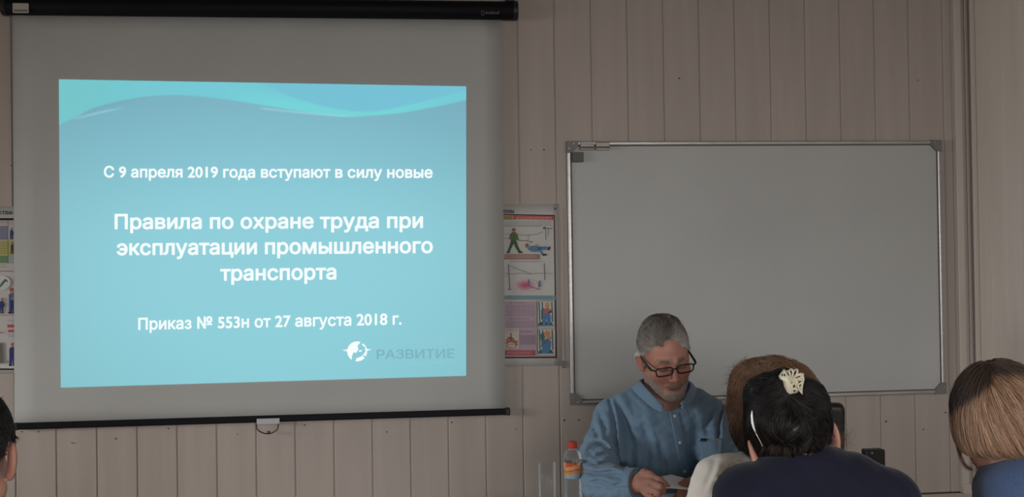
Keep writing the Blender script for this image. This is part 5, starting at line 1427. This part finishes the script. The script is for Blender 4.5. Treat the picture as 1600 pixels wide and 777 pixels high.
# combed from the crown at the upper left down and round towards the nape
sd = seeds_on(hairE, HE.w(0, .012, .04), .1, 14000, lambda P: P[:, 1] < HE.o[1]+.10)
sx, sy = view_px(sd)
BX = [1470, 1487, 1505, 1530, 1550, 1567, 1592, 1640]; BY = [648, 638, 624, 612, 594, 586, 579, 600]
n2 = len(sd); r1 = rng.random(n2)
def lockf(x, y): return (x-.42*(y-640))
lk = lockf(sx, sy)
lock = np.sin(lk*.33)+.6*np.sin(lk*.81+1.3)+.4*np.sin(lk*1.9)
def dirE(P, t):
    x, y = view_px(P)
    a = .06+.46*sst(1488, 1560, x)+.75*sst(694, 722, y)*sst(1500, 1545, x)-.12*sst(640, 590, y)*sst(1560, 1500, x)*4
    a = a+.05*np.sin(lockf(x, y)*.5)
    return CR[None]*a[:, None]-CU[None]
Ls = .045+.06*rng.random(n2)
pth = grow(hairE, sd, dirE, Ls, 12, lambda t: .0008+(.0025+.0022*lock)*(.4+.6*r1)*math.sin(PI*min(1, .15+t*.7)), .06, .9, .3)
vx, vy = view_px(pth.reshape(-1, 3)); vx = vx.reshape(pth.shape[:2]); vy = vy.reshape(pth.shape[:2])
band = np.interp(vx, BX, BY)+(7*lock[:, None]+10*(rng.random((n2, 1))-.4))
kroot = sst(band+5, band-5, vy)
tone = np.clip(.45+.20*lock[:, None]+.35*(rng.random((n2, 1))-.5), 0, 1)
bl = ramp(np.repeat(tone, 12, 1), [(0, (112, 84, 66)), (.5, (168, 132, 106)), (1, (216, 184, 156))])
low = (sst(700, 724, vy)*.55)[..., None]; bl = bl*(1-low)+np.array(lin((84, 60, 47)))*low  # shade at the bottom of the bob painted into the ends
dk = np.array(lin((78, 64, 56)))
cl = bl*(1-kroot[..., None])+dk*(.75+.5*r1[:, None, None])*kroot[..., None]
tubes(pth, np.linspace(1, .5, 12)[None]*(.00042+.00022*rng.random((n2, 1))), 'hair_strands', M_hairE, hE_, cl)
paths = []
for k_ in range(60):
    o_ = rng.normal(size=2)*1.6; dpt = 2.24+.01*rng.normal()
    paths.append([pt(x+o_[0]*(.3+i*.12), y+o_[1], dpt) for i, (x, y) in enumerate(((1489, 650), (1491, 668), (1494, 684), (1497, 699), (1501, 713), (1506, 724), (1512, 731), (1519, 734)))])
paths = np.array(paths); tubes(paths, np.linspace(1, .5, 8)[None]*np.full((60, 1), .0004), 'loose_lock', M_hairE, hE_, ramp(rng.random(60), [(0, (70, 50, 40)), (1, (160, 126, 100))]))

# ---- man at the picture's edge: dark cropped hair and an ear
HM = Head(pt(-60, 718, 1.92), 192, 8, 0, 1.03)
nbM = pt(-58, 812, 1.90)
def torsoM(P):
    d = sd_cone(P, nbM+A3(0, 0, -.03), pt(-230, 905, 1.9), .06, .064); d = smin(d, sd_cone(P, nbM+A3(0, 0, -.03), pt(110, 905, 1.9), .06, .064), .03)
    d = smin(d, sd_ell(P, pt(-60, 1060, 1.92), A3(.18, .12, .26)), .06)
    for c in ([pt(-232, 908, 1.9), pt(-250, 1030, 1.95), pt(-230, 1130, 2.15)], [pt(112, 908, 1.9), pt(130, 1030, 1.95), pt(110, 1130, 2.15)]): d = smin(d, sd_chain(P, c, [.062, .056, .044], .02), .03)
    return d
lo, hi = HM.o+A3(-.32, -.25, -.50), HM.o+A3(.32, .34, .17)
pM, bodyM = torso_person('person', HM, nbM, .056, torsoM, lo, hi, 'man with cropped black hair, only hair and ear showing beside the screen', scalp=(30, 28, 28), h=.005)
garment('shirt', torsoM, lo, hi, cloth('charcoal_cotton', (.03, .03, .034), .1, 500, .1), pM)
def keepM(P):
    q = HM.loc(P); x, y, z = np.abs(q[:, 0]), q[:, 1], q[:, 2]
    return (z > np.where(y < -.02, .075, np.where(y < .0, .0, np.where(y < .035, .026, -.055)))) & ~((x > .06) & (z < .024) & (y < .034)) & ~((x > .0715) & (z < .040) & (y < .045))
sd = seeds_on(HM.face, HM.w(0, .012, .038), .1, 12000, keepM)
r1 = rng.random(len(sd)); q = HM.loc(sd)
tpM = sst(-.03, .05, q[:, 2])
pth = grow(HM.face, sd, lambda P, t: (np.stack([HM.loc(P)[:, 0]*4, .3+0*P[:, 0], -1+1.2*sst(.06, .12, HM.loc(P)[:, 2])], 1)) @ HM.R.T, .008+.018*tpM, 6, lambda t: (.002+.007*tpM)*min(1, t*1.4), .15, .6)
tubes(pth, np.linspace(1, .5, 6)[None]*(.0004+.0002*rng.random((len(sd), 1))), 'hair', M_hairD, pM, ramp(rng.random(len(sd)), [(0, (24, 23, 24)), (1, (48, 44, 42))]))
for o in bpy.data.objects:
    for k_ in ('_w', '_b'):
        if k_ in o.keys(): del o[k_]
